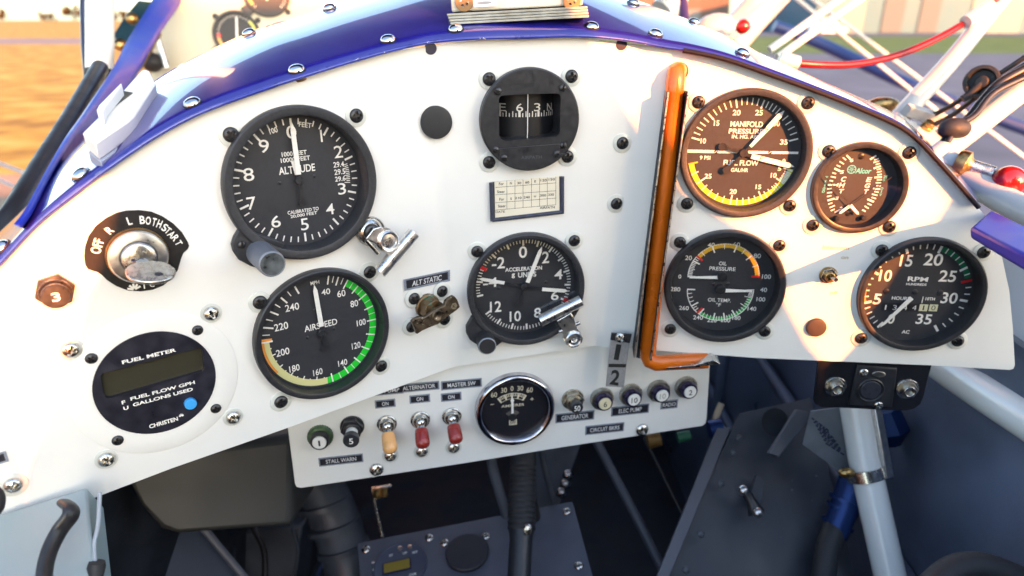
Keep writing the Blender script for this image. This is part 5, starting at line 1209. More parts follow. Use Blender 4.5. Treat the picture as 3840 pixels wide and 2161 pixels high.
# blue handle
hv = [pt(d(*p), z) for p, z in (((2441, 570), 395), ((2443, 603), 395), ((2492, 526), 432), ((2490, 552), 432), ((2660, 682), 322), ((2660, 735), 322), ((2660, 606), 370), ((2660, 650), 370))]
o = MB().add(hv, [(0, 2, 3, 1), (4, 5, 7, 6), (0, 4, 6, 2), (1, 3, 7, 5), (0, 1, 5, 4), (2, 6, 7, 3)], BLUE2).build('canopy_rail', bevel=2.2, seg=3); tag(o, 'glossy royal blue rail end over the rev counter at the right edge', 'rail')

# wires, strut of the wing beyond
bar('wing_strut', [P_R(900, 175, 2600), P_R(1250, 310, 2600), P_R(1850, 590, 2500), P_R(2650, 890, 2400), P_R(4300, 1500, 2200)], 22, mat('blue_strut_paint', (.008, .03, .15), .45, coat=.1), 'blurred blue wing strut slanting down to the right', 'strut')
for i, (a, c, z, r) in enumerate((((870, 335), (2530, -858), 760, 4.2), ((925, 385), (2830, -950), 760, 4.2), ((210, -680), (2110, 840), 1900, 5), ((310, -637), (3550, 1780), 2100, 5))):
    bar('bracing_wire', [P_R(*a, z), P_R(*c, z)], r, mat('wire_white', (.72, .70, .66), .35), ['near pale rod rising from the hose fitting, upper of two', 'near pale rod rising from the hose fitting, lower of two', 'far thin bracing wire, upper of the two slanting down right', 'far thin bracing wire, lower of the two slanting down right'][i], 'wire', 'rods and wires crossing at the right', n=12)

# ------------------------------------------------------------------ lower cockpit
rvb = MB().lathe([(3.2, 0), (2.9, 1.2), (1.6, 1.9), (.01, 2.1)], INTG, 16).build('rivet', fr=CAMF); rvm = rvb.data; bpy.data.objects.remove(rvb)
def wp(x, y, z): return np.array([x, -z * CT - y * ST, -z * ST + y * CT])   # right, forward, up from the eye
def slab(b, P4, m, th=4):
    P4 = [np.array(p) for p in P4]; n = norm(np.cross(P4[1] - P4[0], P4[2] - P4[0])) * th
    v = P4 + [p + n for p in P4]; k = len(P4)
    b.add(v, [tuple(range(k)), tuple(range(2 * k - 1, k - 1, -1))] + [(i, k + i, k + (i + 1) % k, (i + 1) % k) for i in range(k)], m)
hull = thing('fuselage_shell', 'dark inner shell of the fuselage around the footwell', 'fuselage', Frame(wp(0, 500, -700), (1, 0, 0), wp(0, 0, 1), -wp(0, 1, 0)))
HF = Frame(wp(0, 500, -700), (1, 0, 0), wp(0, 0, 1), -wp(0, 1, 0))
b = MB(); slab(b, [wp(352, -500, -260), wp(372, 560, -215), wp(330, 1500, -150), wp(300, 1500, -800), wp(340, -500, -800)], INTB, 4); eye_part(b, 'right_side', hull, HF, smooth=0)
b = MB(); slab(b, [wp(-330, -500, -250), wp(-300, 420, -170), wp(-300, 1500, -150), wp(-300, 1500, -800), wp(-340, -500, -800)], INTD, -4); eye_part(b, 'left_side', hull, HF, smooth=0)
b = MB(); slab(b, [wp(-340, -500, -800), wp(340, -500, -800), wp(310, 1500, -800), wp(-310, 1500, -800)], INTD, 4); eye_part(b, 'floor', hull, HF, smooth=0)
b = MB(); slab(b, [wp(-330, 1400, -140), wp(330, 1400, -140), wp(330, 1400, -800), wp(-330, 1400, -800)], INTD, 4); eye_part(b, 'bulkhead', hull, HF, smooth=0)
b = MB(); slab(b, [wp(-300, 900, -330), wp(300, 900, -330), wp(300, 900, -300), wp(-300, 900, -300)], INTG, 20); eye_part(b, 'cross_member', hull, HF, smooth=0)
for x0, x1, y0, y1, z0, z1 in ((318, 312, 880, 890, -200, -790),):
    eye_part(MB().tube([wp(x0, y0, z0), wp(x1, y1, z1)], 8, INTB, 14), 'frame_tube', hull, HF)
b = MB(); slab(b, [wp(-340, -300, -900), wp(340, -300, -900), wp(340, -300, -330), wp(-340, -300, -330)], INTD, 4); eye_part(b, 'seat_back', hull, HF, smooth=0)
for z_, x0, x1 in ((-420, 341, 341), (-560, 334, 334)):
    b = MB().tube([wp(x0 - 6, 150, z_ - 30), wp(x1 - 12, 700, z_), wp(x1 - 30, 1350, z_ + 40)], 7, INTB, 14); eye_part(b, 'stringer', hull, HF)

# console with a clock below the stick
k0, k1, k2 = pt(d(900, 1366), 640), pt(d(1440, 1262), 655), pt(d(908, 1470), 600)
CF = frame_pts(k0, k1, k2); CF = CF if CF.N[2] < 0 else Frame(CF.o, CF.e1, -CF.e2, -CF.N)
con = thing('console', 'dark grey console panel between the knees with a clock and a round cover', 'console', CF)
kl = lambda x, y, h=0: CF.loc(d(x, y), h)
GREYP = mat('slate_panel_paint', (.075, .085, .115), .45, noise=.1, nscale=40)
MB().prism([kl(*p) for p in ((900, 1366), (1440, 1262), (1492, 1452), (1520, 1560), (915, 1600))], -3, 0, GREYP).build('face', con, bevel=.4)
MB().prism([kl(*p) for p in ((903, 1370), (1440, 1268), (1520, 1560), (915, 1600))], -60, -3, INTG).build('box', con)
for p in ((921, 1383), (1080, 1354), (1118, 1366), (1222, 1350), (1426, 1287), (1456, 1424)): u, v_ = kl(*p); put(M_SSC, 'screw', con, u, v_, 0, random.uniform(0, 90)).scale = (1.05, 1.05, 1)
c = kl(1176, 1394); MB().lathe([(20, 0), (20, 3), (19, 4), (.01, 4.4)], mat('matt_black_cover', (.016, .018, .026), .55), 64, c=c).build('round_cover', con)
c = kl(1008, 1425); rc = MB().lathe([(24.5, 0), (24.5, 2), (23.5, 3), (22.5, 2.4), (.01, 2.4)], mat('clock_face_grey', (.055, .065, .10), .45), 64, c=c).build('clock', con)
u, v_ = kl(1000, 1430); MB().box((u, v_, 2.9), (26, 12, 1.0), NAVY, rot=2).box((u, v_, 3.5), (23.5, 10, .4), mat('lcd_ochre', (.24, .18, .03), .3, coat=.5), rot=2).build('display', rc)
b = MB()
for p, t_ in (((985, 1402), 'ST'), ((1020, 1396), 'UP'), ((1045, 1394), 'SET'), ((940, 1420), 'M'), ((942, 1438), 'H'), ((1040, 1450), 'CHR')): u, v_ = kl(*p); b.text(t_, u, v_, 2.4, 2.6, MARK, off=.02)
b.build('lettering', rc, smooth=0)
for p in ((1008, 1386), (1033, 1383)): MB().lathe([(2.2, 2), (2.2, 4.5), (.01, 4.8)], ALU, 20, c=kl(*p)).build('clock_button', rc)

# control stick
s0, s1, s2 = pt(d(1318, 1080), 600), pt(d(1312, 1335), 560), pt(d(1300, 1560), 520)
SF = frame_z(s1, (0, 0, -1)); stick = thing('control_stick', 'black control stick with a ribbed sleeve below the switch panel', 'control stick', SF)
pth = [s0 + (s1 - s0) * t for t in np.linspace(0, 1, 60)]; rr = [11.6 + (0.5 * math.sin(i * 2.1) if i > 22 else 0) for i in range(60)]
eye_part(MB().tube(pth, rr, RUBBER, 28), 'ribbed_sleeve', stick, SF, smooth=25)
eye_part(MB().tube([s1, s1 + (s2 - s1) * .1, s2], [11.0, 9.6, 9.4], BLACKS, 28), 'shaft', stick, SF)
c = SF.loc(d(1328, 1331), 11); MB().lathe([(3.9, 9), (3.9, 13), (3.2, 14), (.01, 14.4)], STEEL, 24, c=c).build('bolt', stick)
eye_part(MB().tube([pt(d(1222, 1080), 635), pt(d(1240, 1180), 640), pt(d(1275, 1300), 650), pt(d(1282, 1420), 650)], 5, INTG, 14), 'push_rod', stick, SF)
eye_part(MB().tube([pt(d(1350, 1070), 635), pt(d(1368, 1170), 640), pt(d(1392, 1265), 655)], 3, INTG, 12), 'link', stick, SF)
o = MB().tube(catmull([pt(d(1330, 1250), 640), pt(d(1345, 1320), 645), pt(d(1358, 1420), 640)]), 7, RUBBER, 16).build('hose'); tag(o, 'black hose hanging just right of the control stick', 'hose')

# wire bracket with brass nuts
o = MB().tube([pt(d(985, 1222), 640), pt(d(938, 1228), 640), pt(d(944, 1270), 640), pt(d(962, 1350), 640)], 1.9, STEEL, 10).build('wire_bracket'); tag(o, 'thin bent steel wire bracket standing on the console', 'bracket')
for p in ((948, 1238), (966, 1235)):
    o = MB().tube([pt(d(p[0], p[1] - 8), 636), pt(d(p[0], p[1] + 14), 636)], 4, BRASS, 6).build('brass_nut'); tag(o, 'blurred brass nut under the wire bracket, %s one' % ('left' if p[0] < 950 else 'right'), 'nut', 'brass nuts under the wire bracket')

# grey shapes deep on the left
AIRB = mat('olive_grey_box', (.022, .023, .022), .5, noise=.2, nscale=20)
b = MB(); slab(b, [pt(d(*p), z) for p, z in (((400, 1060), 560), ((455, 1170), 570), ((500, 1228), 575), ((540, 1240), 580), ((800, 1226), 605), ((800, 1020), 625))], AIRB, 60); o = b.build('air_box', bevel=6, seg=4); tag(o, 'dull grey rounded box hanging under the left of the panel', 'duct')
b = MB().tube([pt(d(*x), z) for x, z in (((470, 1162), 566), ((545, 1214), 574), ((800, 1202), 600))], 1.6, INTD, 8); eo = b.build('seam'); eo.parent = o; eo.location = eo.location - o.location
for x in ((560, 1190), (660, 1184)):
    o_ = bpy.data.objects.new('rivet', rvm); COL.objects.link(o_); o_.parent = o; o_.matrix_local = Matrix.Translation(-o.location) @ frame_z(pt(d(*x), 575), (0, -.2, -1)).matrix()
b = MB().tube(catmull([pt(d(790, 1200), 720), pt(d(835, 1290), 725), pt(d(872, 1400), 720), pt(d(890, 1500), 710)]), [26] * 19, INTG, 24); o = b.build('duct_hose'); tag(o, 'wide grey air duct left of the console', 'duct')
b = MB()
for t in (.3, .55, .8): b.tube([pt(d(790 + 90 * t, 1200 + 220 * t - 4), 718), pt(d(790 + 90 * t + 3, 1200 + 220 * t + 8), 718)], 28, INTG, 24)
eo = b.build('duct_rib'); eo.parent = o; eo.location = eo.location - o.location
bar('conduit', [pt(d(575, 1230), 760), pt(d(570, 1340), 750), pt(d(572, 1480), 740)], 9, INTG, 'vertical grey pipe deep in the left footwell', 'pipe')
b = MB(); slab(b, [pt(d(*p), 780) for p in ((600, 1340), (760, 1320), (740, 1500), (590, 1500))], INTG, 60); o = b.build('battery_box', bevel=3); tag(o, 'dark grey box on the footwell floor right of the pipe', 'box')

# white quadrant box, black strap and grey cable at the lower left
QX = mat('pale_teal_paint', (.29, .37, .39), .4, noise=.06, nscale=20)
b = MB(); slab(b, [pt(d(*p), z) for p, z in (((-80, 1320), 330), ((218, 1225), 350), ((248, 1520), 320), ((-80, 1540), 290))], QX, 30); o = b.build('side_console', bevel=1.5); tag(o, 'pale teal side console at the lower left corner', 'console')
st = [pt(d(*p), z) for p, z in (((110, 1510), 300), ((112, 1440), 306), ((125, 1385), 312), ((150, 1335), 318), ((176, 1300), 320), ((178, 1280), 322), ((165, 1268), 326))]
o = MB().tube(catmull(st), 4.4, BLACKS, 18, flat=.55).build('strap_handle'); tag(o, 'black curved grab strap in front of the pale side console', 'handle')
bar('cable', [pt(d(251, 1240), 345), pt(d(247, 1320), 340), pt(d(237, 1370), 336), pt(d(240, 1425), 330)], 1.05, mat('grey_cable', (.35, .40, .46), .4), 'thin grey cable hanging beside the pale side console', 'cable', n=14)
o = MB().tube([pt(d(244, 1414), 330), pt(d(242, 1428), 330), pt(d(242, 1470), 326)], [3.6, 4.2, 2.4], RUBBER, 20).build('grommet'); tag(o, 'black rubber grommet at the foot of the grey cable', 'grommet')
b = MB().ball(pt(d(-14, 1262), 300), 4.2, RUBBER, sq=(1, 1.7, 1)); o = b.build('knob'); tag(o, 'black knob half out of frame at the left edge below a steel screw', 'knob')
pl_ = placard(None, None, FA[0], d(-10, 1155), 9, 6, None, 0, 0); tag(pl_, 'dark red brown placard cut off by the left edge', 'placard')

# right footwell: plate, tube, blue hose
b = MB(); slab(b, [pt(d(*p), z) for p, z in (((1860, 1040), 640), ((2040, 1000), 650), ((2160, 1480), 560), ((1640, 1500), 560))], mat('side_plate_grey', (.036, .041, .054), .5, noise=.45, nscale=16, bump=.15, bscale=200, chips=((.12, .12, .13), 70, .68)), 6); o = b.build('side_plate', bevel=.6); tag(o, 'slanting dark grey plate right of the switch panel', 'plate')
b = MB(); slab(b, [pt(d(*p), z) for p, z in (((1805, 1075), 632), ((1838, 1075), 632), ((1672, 1480), 545), ((1640, 1480), 545))], mat('edge_grey', (.10, .105, .125), .5), 8)
eo = b.build('edge_flange', bevel=.5); SPL, SPO = o, (pt(d(1838, 1080), 630), pt(d(1685, 1450), 552)); eo.parent = o; eo.location = eo.location - o.location
for k in (0, 1, 3, 6, 8):
    P_ = SPO[0] + (SPO[1] - SPO[0]) * (k + .5) / 9 + np.array([9, 0, -6]); o_ = bpy.data.objects.new('rivet', rvm); COL.objects.link(o_); o_.parent = SPL
    o_.matrix_local = Matrix.Translation(-SPL.location) @ frame_z(P_, (.05, -.3, -1)).matrix()
b = MB(); P = pt(d(1950, 1062), 622); fr = frame_z(P, (0.1, -.1, -1)); b.disc(13, 0, INTD, 32, fr=fr); eo = b.build('lightening_hole'); eo.parent = o; eo.location = eo.location - o.location
b = MB(); slab(b, [pt(d(*p), z) for p, z in (((2005, 1030), 600), ((2050, 1040), 600), ((1960, 1150), 590), ((1935, 1140), 590))], mat('edge_grey', (.1, .1, .1)), 6); o = b.build('gusset', bevel=.8); tag(o, 'small grey gusset lying over the slanting plate', 'gusset')
b = MB(); slab(b, [pt(d(*p), z) for p, z in (((1905, 1195), 590), ((1925, 1210), 590), ((1912, 1275), 585), ((1880, 1265), 585))], INTG, 5); o = b.build('lug'); tag(o, 'thin grey lug above the ball joint', 'lug')
KB = frame_z(pt(d(1885, 1262), 575), (0, 0, -1)); cl = thing('ball_joint', 'black ball joint with a bright bolt on the slanting plate', 'joint', KB)
eye_part(MB().tube([pt(d(1872, 1232), 575), pt(d(1890, 1262), 575), pt(d(1903, 1292), 572)], [4, 4.5, 7.5], BLACKS, 18), 'rod_end', cl, KB); eye_part(MB().ball(pt(d(1870, 1234), 572), 4.5, ALU), 'bolt', cl, KB)
eye_part(MB().ball(pt(d(1906, 1290), 566), 4.5, ALU), 'rivet', cl, KB)
o = MB().tube([pt(d(1620, 1100), 690), pt(d(1740, 1340), 640), pt(d(1830, 1490), 600)], 1.6, WIREM, 10).build('control_cable'); tag(o, 'thin black control cable running through the white fairlead', 'cable')
o = MB().tube([pt(d(1722, 1318), 640), pt(d(1748, 1362), 632)], 9, mat('white_nylon', (.62, .62, .60), .5), 24).build('fairlead'); tag(o, 'small white nylon fairlead on the slanting plate edge', 'fairlead')
bar('floor_rail', [pt(d(1500, 1110), 760), pt(d(1600, 1300), 720), pt(d(1700, 1500), 680)], 5, mat('edge_grey', (.1, .1, .1)), 'grey edge rail on the floor under the switch panel', 'rail')
b = MB(); slab(b, [pt(d(*p), z) for p, z in (((1300, 1060), 860), ((1480, 1060), 860), ((1400, 1290), 820), ((1290, 1290), 820))], INTG, 5); o = b.build('foot_plate'); tag(o, 'grey plate behind the control stick', 'plate')
for i, p in enumerate(((1428, 1195), (1422, 1218), (1412, 1240))):
    o = MB().ball(pt(d(*p), 790), 6.5, STEEL).build('fitting'); tag(o, 'bright out of focus fitting right of the stick, %s of three' % ('top', 'middle', 'lowest')[i], 'fitting', 'bright fittings right of the stick')
for p, r, m, lab in (((1645, 1107), 7, mat('amber_fitting', (.16, .085, .02), .5, metal=.3), 'amber brass fitting under the right end of the switch panel'), ((1720, 1098), 5, mat('green_plug', (.012, .09, .045), .5), 'green plug under the right end of the switch panel'), ((1800, 1080), 9, mat('blue_anodised', (.012, .036, .14), .38, metal=.6), 'blue fitting by the lower right corner of the switch panel')):
    o = MB().tube([pt(d(p[0] - 16, p[1] + 3), 640), pt(d(p[0] + 16, p[1] - 3), 640)], r, m, 20).build('hose_fitting'); tag(o, lab, 'fitting')
for a, z_ in ((((1815, 1015), (1800, 1060), (1812, 1110), (1795, 1180)), 650), (((1790, 1060), (1825, 1090), (1805, 1150)), 655)):
    bar('loom_wire', [pt(d(*p), z_) for p in a], 3.2, mat('tan_wire', (.42, .34, .25), .5), 'tan wire hanging beside the switch panel corner, %s one' % ('longer' if len(a) > 3 else 'shorter'), 'wire', 'tan wires by the switch panel')
tubeR = bar('frame_tube', [pt(d(2140, 950), 560), pt(d(2172, 1150), 553), pt(d(2250, 1500), 535)], 12.2, WHITE2, 'thick white frame tube standing in the right footwell', 'tube', curve=False)
b = MB().tube([pt(d(2172, 1178), 552), pt(d(2180, 1206), 551)], 14.6, STEEL, 28); s_ = b.build('hose_clamp'); s_.parent = tubeR; s_.location = s_.location - tubeR.location
b = MB().ball(pt(d(2130, 1190), 545), 5.5, BRASS, sq=(1.2, .8, .8)); s_ = b.build('clamp_screw'); s_.parent = tubeR; s_.location = s_.location - tubeR.location
b = MB(); slab(b, [pt(d(*p), z) for p, z in (((2198, 1010), 545), ((2216, 1010), 550), ((2250, 1200), 545), ((2234, 1205), 540))], ALU, 8); o = b.build('channel_strip', bevel=.6); tag(o, 'bare metal strip clamped along the white frame tube', 'strip')
PFR = frame_z(pt(d(2085, 1120), 572), (-.1, .2, -1)); pp = thing('data_plate', 'tilted grey plate with rows of tiny dark print beside the frame tube', 'plate', PFR)
dl_ = lambda x, y: PFR.loc(d(x, y)); MB().prism([dl_(*p) for p in ((2040, 1035), (2160, 1020), (2190, 1200), (2140, 1205), (2020, 1120))], -1.5, 0, mat('grey_metal_plate', (.20, .22, .25), .45, metal=.3, noise=.15, nscale=60)).build('plate', pp)
b = MB()
for k in range(8):
    t0 = np.array(dl_(2042 + k * 5, 1052 + k * 9)); t1 = np.array(dl_(2085 + k * 6, 1040 + k * 9 + 44)); uu = norm(t1 - t0)
    L_ = np.linalg.norm(t1 - t0); s = 0
    while s < L_ - 2:
        w_ = random.uniform(1.6, 5); p_ = t0 + uu * s; nn = np.array([-uu[1], uu[0]]) * .6; q_ = t0 + uu * min(s + w_, L_); s += w_ + 1
        b.add([(*(p_ + nn), .1), (*(q_ + nn), .1), (*(q_ - nn), .1), (*(p_ - nn), .1)], [(0, 3, 2, 1)], NAVY)
b.build('print', pp, smooth=0)
BLA = mat('blue_anodised', (.012, .036, .14), .38, metal=.6)
hz = bar('fuel_hose', [pt(d(2100, 1330), 560), pt(d(2080, 1390), 550), pt(d(2066, 1500), 535)], 9.5, RUBBER, 'black hose with a blue anodised end behind the white frame tube', 'hose')
b = MB().tube([pt(d(2150, 1190), 568), pt(d(2138, 1240), 566), pt(d(2120, 1290), 562), pt(d(2098, 1345), 560)], [11, 12, 11, 10.5], BLA, 24)
for t in (.42, .55, .8): b.tube([pt(d(2150 - 52 * t, 1190 + 155 * t), 565), pt(d(2150 - 52 * t - 3, 1190 + 155 * t + 8), 565)], 13, BLA, 24)
s_ = b.build('end_fitting'); s_.parent = hz; s_.location = s_.location - hz.location
o = MB().tube([pt(d(2215, 1030), 600), pt(d(2235, 1085), 600), pt(d(2240, 1120), 600)], [16, 18, 8], BLA, 8).build('blue_fitting'); tag(o, 'large blue anodised fitting behind the metal strip', 'fitting')
bar('frame_tube', [pt(d(2290, 870), 640), pt(d(2470, 985), 520), pt(d(2700, 1130), 440)], 14.0, WHITE2, 'thick white frame tube running from the panel corner to the right edge', 'tube', curve=False)
o = MB().tube(catmull([pt(d(2330, 1500), 420), pt(d(2400, 1440), 425), pt(d(2480, 1432), 425), pt(d(2600, 1480), 420)]), 10, RUBBER, 18).build('boot_edge'); tag(o, 'black rounded pad at the lower right corner', 'pad')
b = MB(); slab(b, [pt(d(*p), z) for p, z in (((2500, 470), 500), ((2610, 520), 490), ((2610, 1010), 490), ((2520, 960), 505), ((2500, 700), 510))], mat('pale_blue_side_paint', (.40, .46, .54), .5, noise=.06, nscale=15), 5); o = b.build('side_skin'); tag(o, 'pale blue grey inner skin at the right edge behind the blue rail', 'panel')

# ------------------------------------------------------------------ added unseen plates behind the camera, cut to cast the panel's shadows
def hitd(p): i = 0 if p[0] < 1100 else 1 if p[0] < 1540 else 2; return FA[i].hit(d(*p))
def shade(name, pts, dist, label, cat, th=50):
    S = norm(SUN_C); v = [hitd(p) + S * dist for p in pts]; v2 = [p + S * th for p in v]; n = len(v)
    o = MB().add(v + v2, [tuple(range(n)), tuple(range(2 * n - 1, n - 1, -1))] + [(i, n + i, n + (i + 1) % n, (i + 1) % n) for i in range(n)], INTD).build(name); return tag(o, label, cat)
shade('shade_plate', [(60, 1195), (165, 900), (270, 620), (310, 448), (100, 468), (60, 300), (150, 60), (240, -60), (1440, -60), (1500, 150), (1600, 310), (1730, 490), (1890, 590), (1945, 700), (2030, 860), (2088, 930), (2094, 1000), (2094, 2700), (52, 2700), (52, 1300)], 620, 'dark plate out of view, added to shade the middle of the panel', 'shade_plate')  # added plate, outlined along the sun to lay the central shadow
shade('right_shade_plate', [(2092, 930), (2140, 880), (2230, 760), (2330, 600), (2392, 500), (2470, 400), (2800, 420), (2800, 2600), (2088, 2600)], 420, 'dark plate out of view, added to shade the right end of the panel', 'frame')  # added blocker bounding the sunlit patch on its right
shade('left_shade_plate', [(55, 1195), (35, 1050), (20, 840), (-260, 800), (-260, 2400), (60, 2400)], 420, 'dark plate out of view, added to shade the far left of the panel', 'rail')  # added blocker closing off the left sun strip

def shade_at(name, P, dist, label, cat, th=40):
    S = norm(SUN_C); v = [np.array(p_) + S * dist for p_ in P]; v2 = [p_ + S * th for p_ in v]; n = len(v)
    o = MB().add(v + v2, [tuple(range(n)), tuple(range(2 * n - 1, n - 1, -1))] + [(i, n + i, n + (i + 1) % n, (i + 1) % n) for i in range(n)], INTD).build(name); return tag(o, label, cat)
shade_at('far_shade_plate', [FPF.hit(d(*x)) for x in ((150, 12), (760, 16), (1400, 8), (1400, 420), (150, 420))], 2600, 'dark plate out of view, added to shade the front cockpit panel', 'shade plate')  # unseen plate added to keep sun off the front panel
shade_at('rear_shade_plate', [pt(d(-60, 700), 430), pt(d(-60, 560), 440), pt(d(225, 160), 680), pt(d(300, -40), 860), pt(d(520, -40), 900), pt(d(440, 190), 640), pt(d(330, 350), 410), pt(d(100, 490), 370)], 1500, 'dark plate out of view, added to shade the left cockpit edge', 'deck')  # unseen plate added to shade the roll and coaming
shade_at('right_shade_plate', [pt(d(*x), z) for x, z in (((2500, 600), 490), ((2640, 560), 490), ((2700, 1100), 480), ((2500, 1000), 500))], 700, 'dark plate out of view, added to shade the right side skin', 'frame')  # another added plate, keeps sun off the side skin
# more of the footwell: pedals, lines, rivets
b = MB(); slab(b, [pt(d(*p), z) for p, z in (((250, 1190), 600), ((400, 1190), 640), ((660, 1500), 640), ((240, 1500), 560))], mat('navy_grey_plate', (.040, .050, .075), .5, noise=.2, nscale=15), 5); o = b.build('sloping_sheet', bevel=.8); tag(o, 'blue grey sloping panel in the left footwell beside the pale console', 'panel')
b = MB().tube([pt(d(425, 1225), 628), pt(d(655, 1500), 628)], 3.5, mat('edge_grey', (.1, .1, .1)), 10); eo = b.build('edge_bead'); eo.parent = o; eo.location = eo.location - o.location
random.seed(11)
for k in range(7):
    x0 = 470 + 52 * k + random.uniform(-14, 14); zz_ = 700 + random.uniform(-60, 140)
    bar('loom_wire', [pt(d(x0, 1190), zz_ + 40), pt(d(x0 + random.uniform(-40, 40), 1300), zz_ + 20), pt(d(x0 + random.uniform(-60, 60), 1390), zz_), pt(d(x0 + random.uniform(-60, 60), 1500), zz_ - 20)], random.uniform(1.6, 3.4), (WIREM, INTG, mat('blue_wire', (.02, .04, .14), .5), INTG)[k % 4], 'thin line hanging in the dark left footwell', 'wire', 'lines in the left footwell', n=10)
# nose of the fuselage beyond the front cockpit, hidden by the deck in the photograph
b = MB(); st_ = ((640, 300, -175), (1050, 300, -165), (1425, 300, -60), (1600, 300, -55), (2500, 250, -70)); v = []
for y, hw, top in st_:
    for k in range(13): a = math.pi * k / 12; v.append(wp(-hw * math.cos(a), y, top - 120 + 110 * math.sin(a) if y > 1420 else top - 2 + 0 * k))
    v += [wp(hw, y, -780), wp(-hw, y, -780)]
b.add(v, [(i * 15 + k, i * 15 + (k + 1) % 15, (i + 1) * 15 + (k + 1) % 15, (i + 1) * 15 + k) for i in range(2, 4) for k in range(15)] + [tuple(range(30, 45)), tuple(range(74, 59, -1))], BLUE2)
o = b.build('nose_cowling'); tag(o, 'blue nose cowling beyond the front cockpit, hidden behind the blue deck', 'cowling')
# upper wing of the biplane, over the front cockpit and above the picture
b = MB(); wpf = [(-3200, 0), (3200, 0)]; v = []
prof_ = [(560, 640), (600, 680), (800, 705), (1200, 690), (1650, 650), (1660, 640), (1300, 615), (900, 610), (640, 620)]
for x in (-3200, -1100, 0, 1100, 3200): v += [wp(x, y, z) for y, z in prof_]
k = len(prof_); b.add(v, [(i * k + j, i * k + (j + 1) % k, (i + 1) * k + (j + 1) % k, (i + 1) * k + j) for i in range(4) for j in range(k)] + [tuple(range(k)), tuple(range(5 * k - 1, 4 * k - 1, -1))], mat('wing_blue_paint', (.012, .012, .06), .35, coat=.3))
o = b.build('upper_wing'); tag(o, 'dark blue upper wing above the front cockpit, out of the picture', 'wing')
# ------------------------------------------------------------------ airfield
def gmat(name, cols, scale, rough=.95, bump=.4, w=None):
    m = bpy.data.materials.new(name); m.use_nodes = True; n, l = m.node_tree.nodes, m.node_tree.links; b = n['Principled BSDF']; b.inputs['Roughness'].default_value = rough
    b.inputs['Specular IOR Level'].default_value = .2
    tc = n.new('ShaderNodeTexCoord'); mp = n.new('ShaderNodeMapping'); mp.inputs['Scale'].default_value = w or (1, 1, 1); l.new(tc.outputs['Object'], mp.inputs[0])
    a = n.new('ShaderNodeTexNoise'); a.inputs['Scale'].default_value = scale; a.inputs['Detail'].default_value = 8; l.new(mp.outputs[0], a.inputs['Vector'])
    r = n.new('ShaderNodeValToRGB'); r.color_ramp.elements[0].position = .35; r.color_ramp.elements[1].position = .68
    r.color_ramp.elements[0].color = (*cols[0], 1); r.color_ramp.elements[1].color = (*cols[-1], 1)
    for i, c in enumerate(cols[1:-1]): e = r.color_ramp.elements.new(.35 + .33 * (i + 1) / (len(cols) - 1)); e.color = (*c, 1)
    l.new(a.outputs[0], r.inputs[0]); l.new(r.outputs[0], b.inputs['Base Color']); return m
DRY = gmat('dry_grass', ((.15, .095, .014), (.27, .20, .032), (.37, .31, .085)), .9)
GRN = gmat('green_grass', ((.035, .085, .02), (.07, .14, .04)), .5)
ASP_SHADE = gmat('asphalt_shade_tint', ((.045, .075, .115), (.075, .115, .17)), .6)  # bluish colour stands in for a shadow lying over the apron
RWY = gmat('runway_asphalt', ((.12, .12, .14), (.18, .18, .20)), .3)
EARTH = gmat('bare_earth', ((.16, .12, .09), (.28, .22, .16)), 1.2)
def sheet(name, x0, x1, y0, y1, z, m, n=1):
    me = bpy.data.meshes.new(name); me.from_pydata([(x0, y0, z), (x1, y0, z), (x1, y1, z), (x0, y1, z)], [], [(0, 1, 2, 3)]); me.materials.append(m)
    o = bpy.data.objects.new(name, me); COL.objects.link(o); return structure(o)
sheet('ground', -1500, 1500, -300, 2500, 0, DRY)
sheet('apron', 1.6, 400, -40, 44, .006, ASP_SHADE); sheet('grass_strip', 1.6, 400, 44, 90, .012, GRN); sheet('taxiway', 1.6, 400, 90, 240, .006, ASP_SHADE)
sheet('runway', -900, 1.6, 62, 80, .006, RWY); sheet('track', -8, 1.6, -20, 9.0, .006, EARTH)
def wbox(b, c, s, m): b.add([(c[0] + s[0] * i, c[1] + s[1] * j, c[2] + s[2] * k) for k in (0, 1) for j in (-.5, .5) for i in (-.5, .5)], [(0, 2, 3, 1), (4, 5, 7, 6), (0, 1, 5, 4), (2, 6, 7, 3), (0, 4, 6, 2), (1, 3, 7, 5)], m)
class WB(MB):
    def done(s, name, parent=None, smooth=0):
        me = bpy.data.meshes.new(name); o0 = np.array([np.mean([p[0] for p in s.v]), np.mean([p[1] for p in s.v]), min(p[2] for p in s.v)]) if parent is None else np.array(parent.location)
        me.from_pydata([tuple(np.array(p) - o0) for p in s.v], [], s.f)
        for m in s.mats: me.materials.append(m)
        me.polygons.foreach_set('material_index', s.m); o = bpy.data.objects.new(name, me); COL.objects.link(o)
        if parent is None: o.location = o0
        else: o.parent = parent
        if smooth: me.polygons.foreach_set('use_smooth', [True] * len(s.f)); me.set_sharp_from_angle(angle=R(40))
        return o
CORR = mat('hangar_metal', (.012, .10, .15), .5, noise=.08, nscale=.3); CORR2 = mat('brick_red_cladding', (.13, .085, .065), .7, noise=.15, nscale=.4); DRKD = mat('dark_doorway', (.05, .08, .10), .6); GLZ = mat('window_grey', (.16, .17, .17), .3)
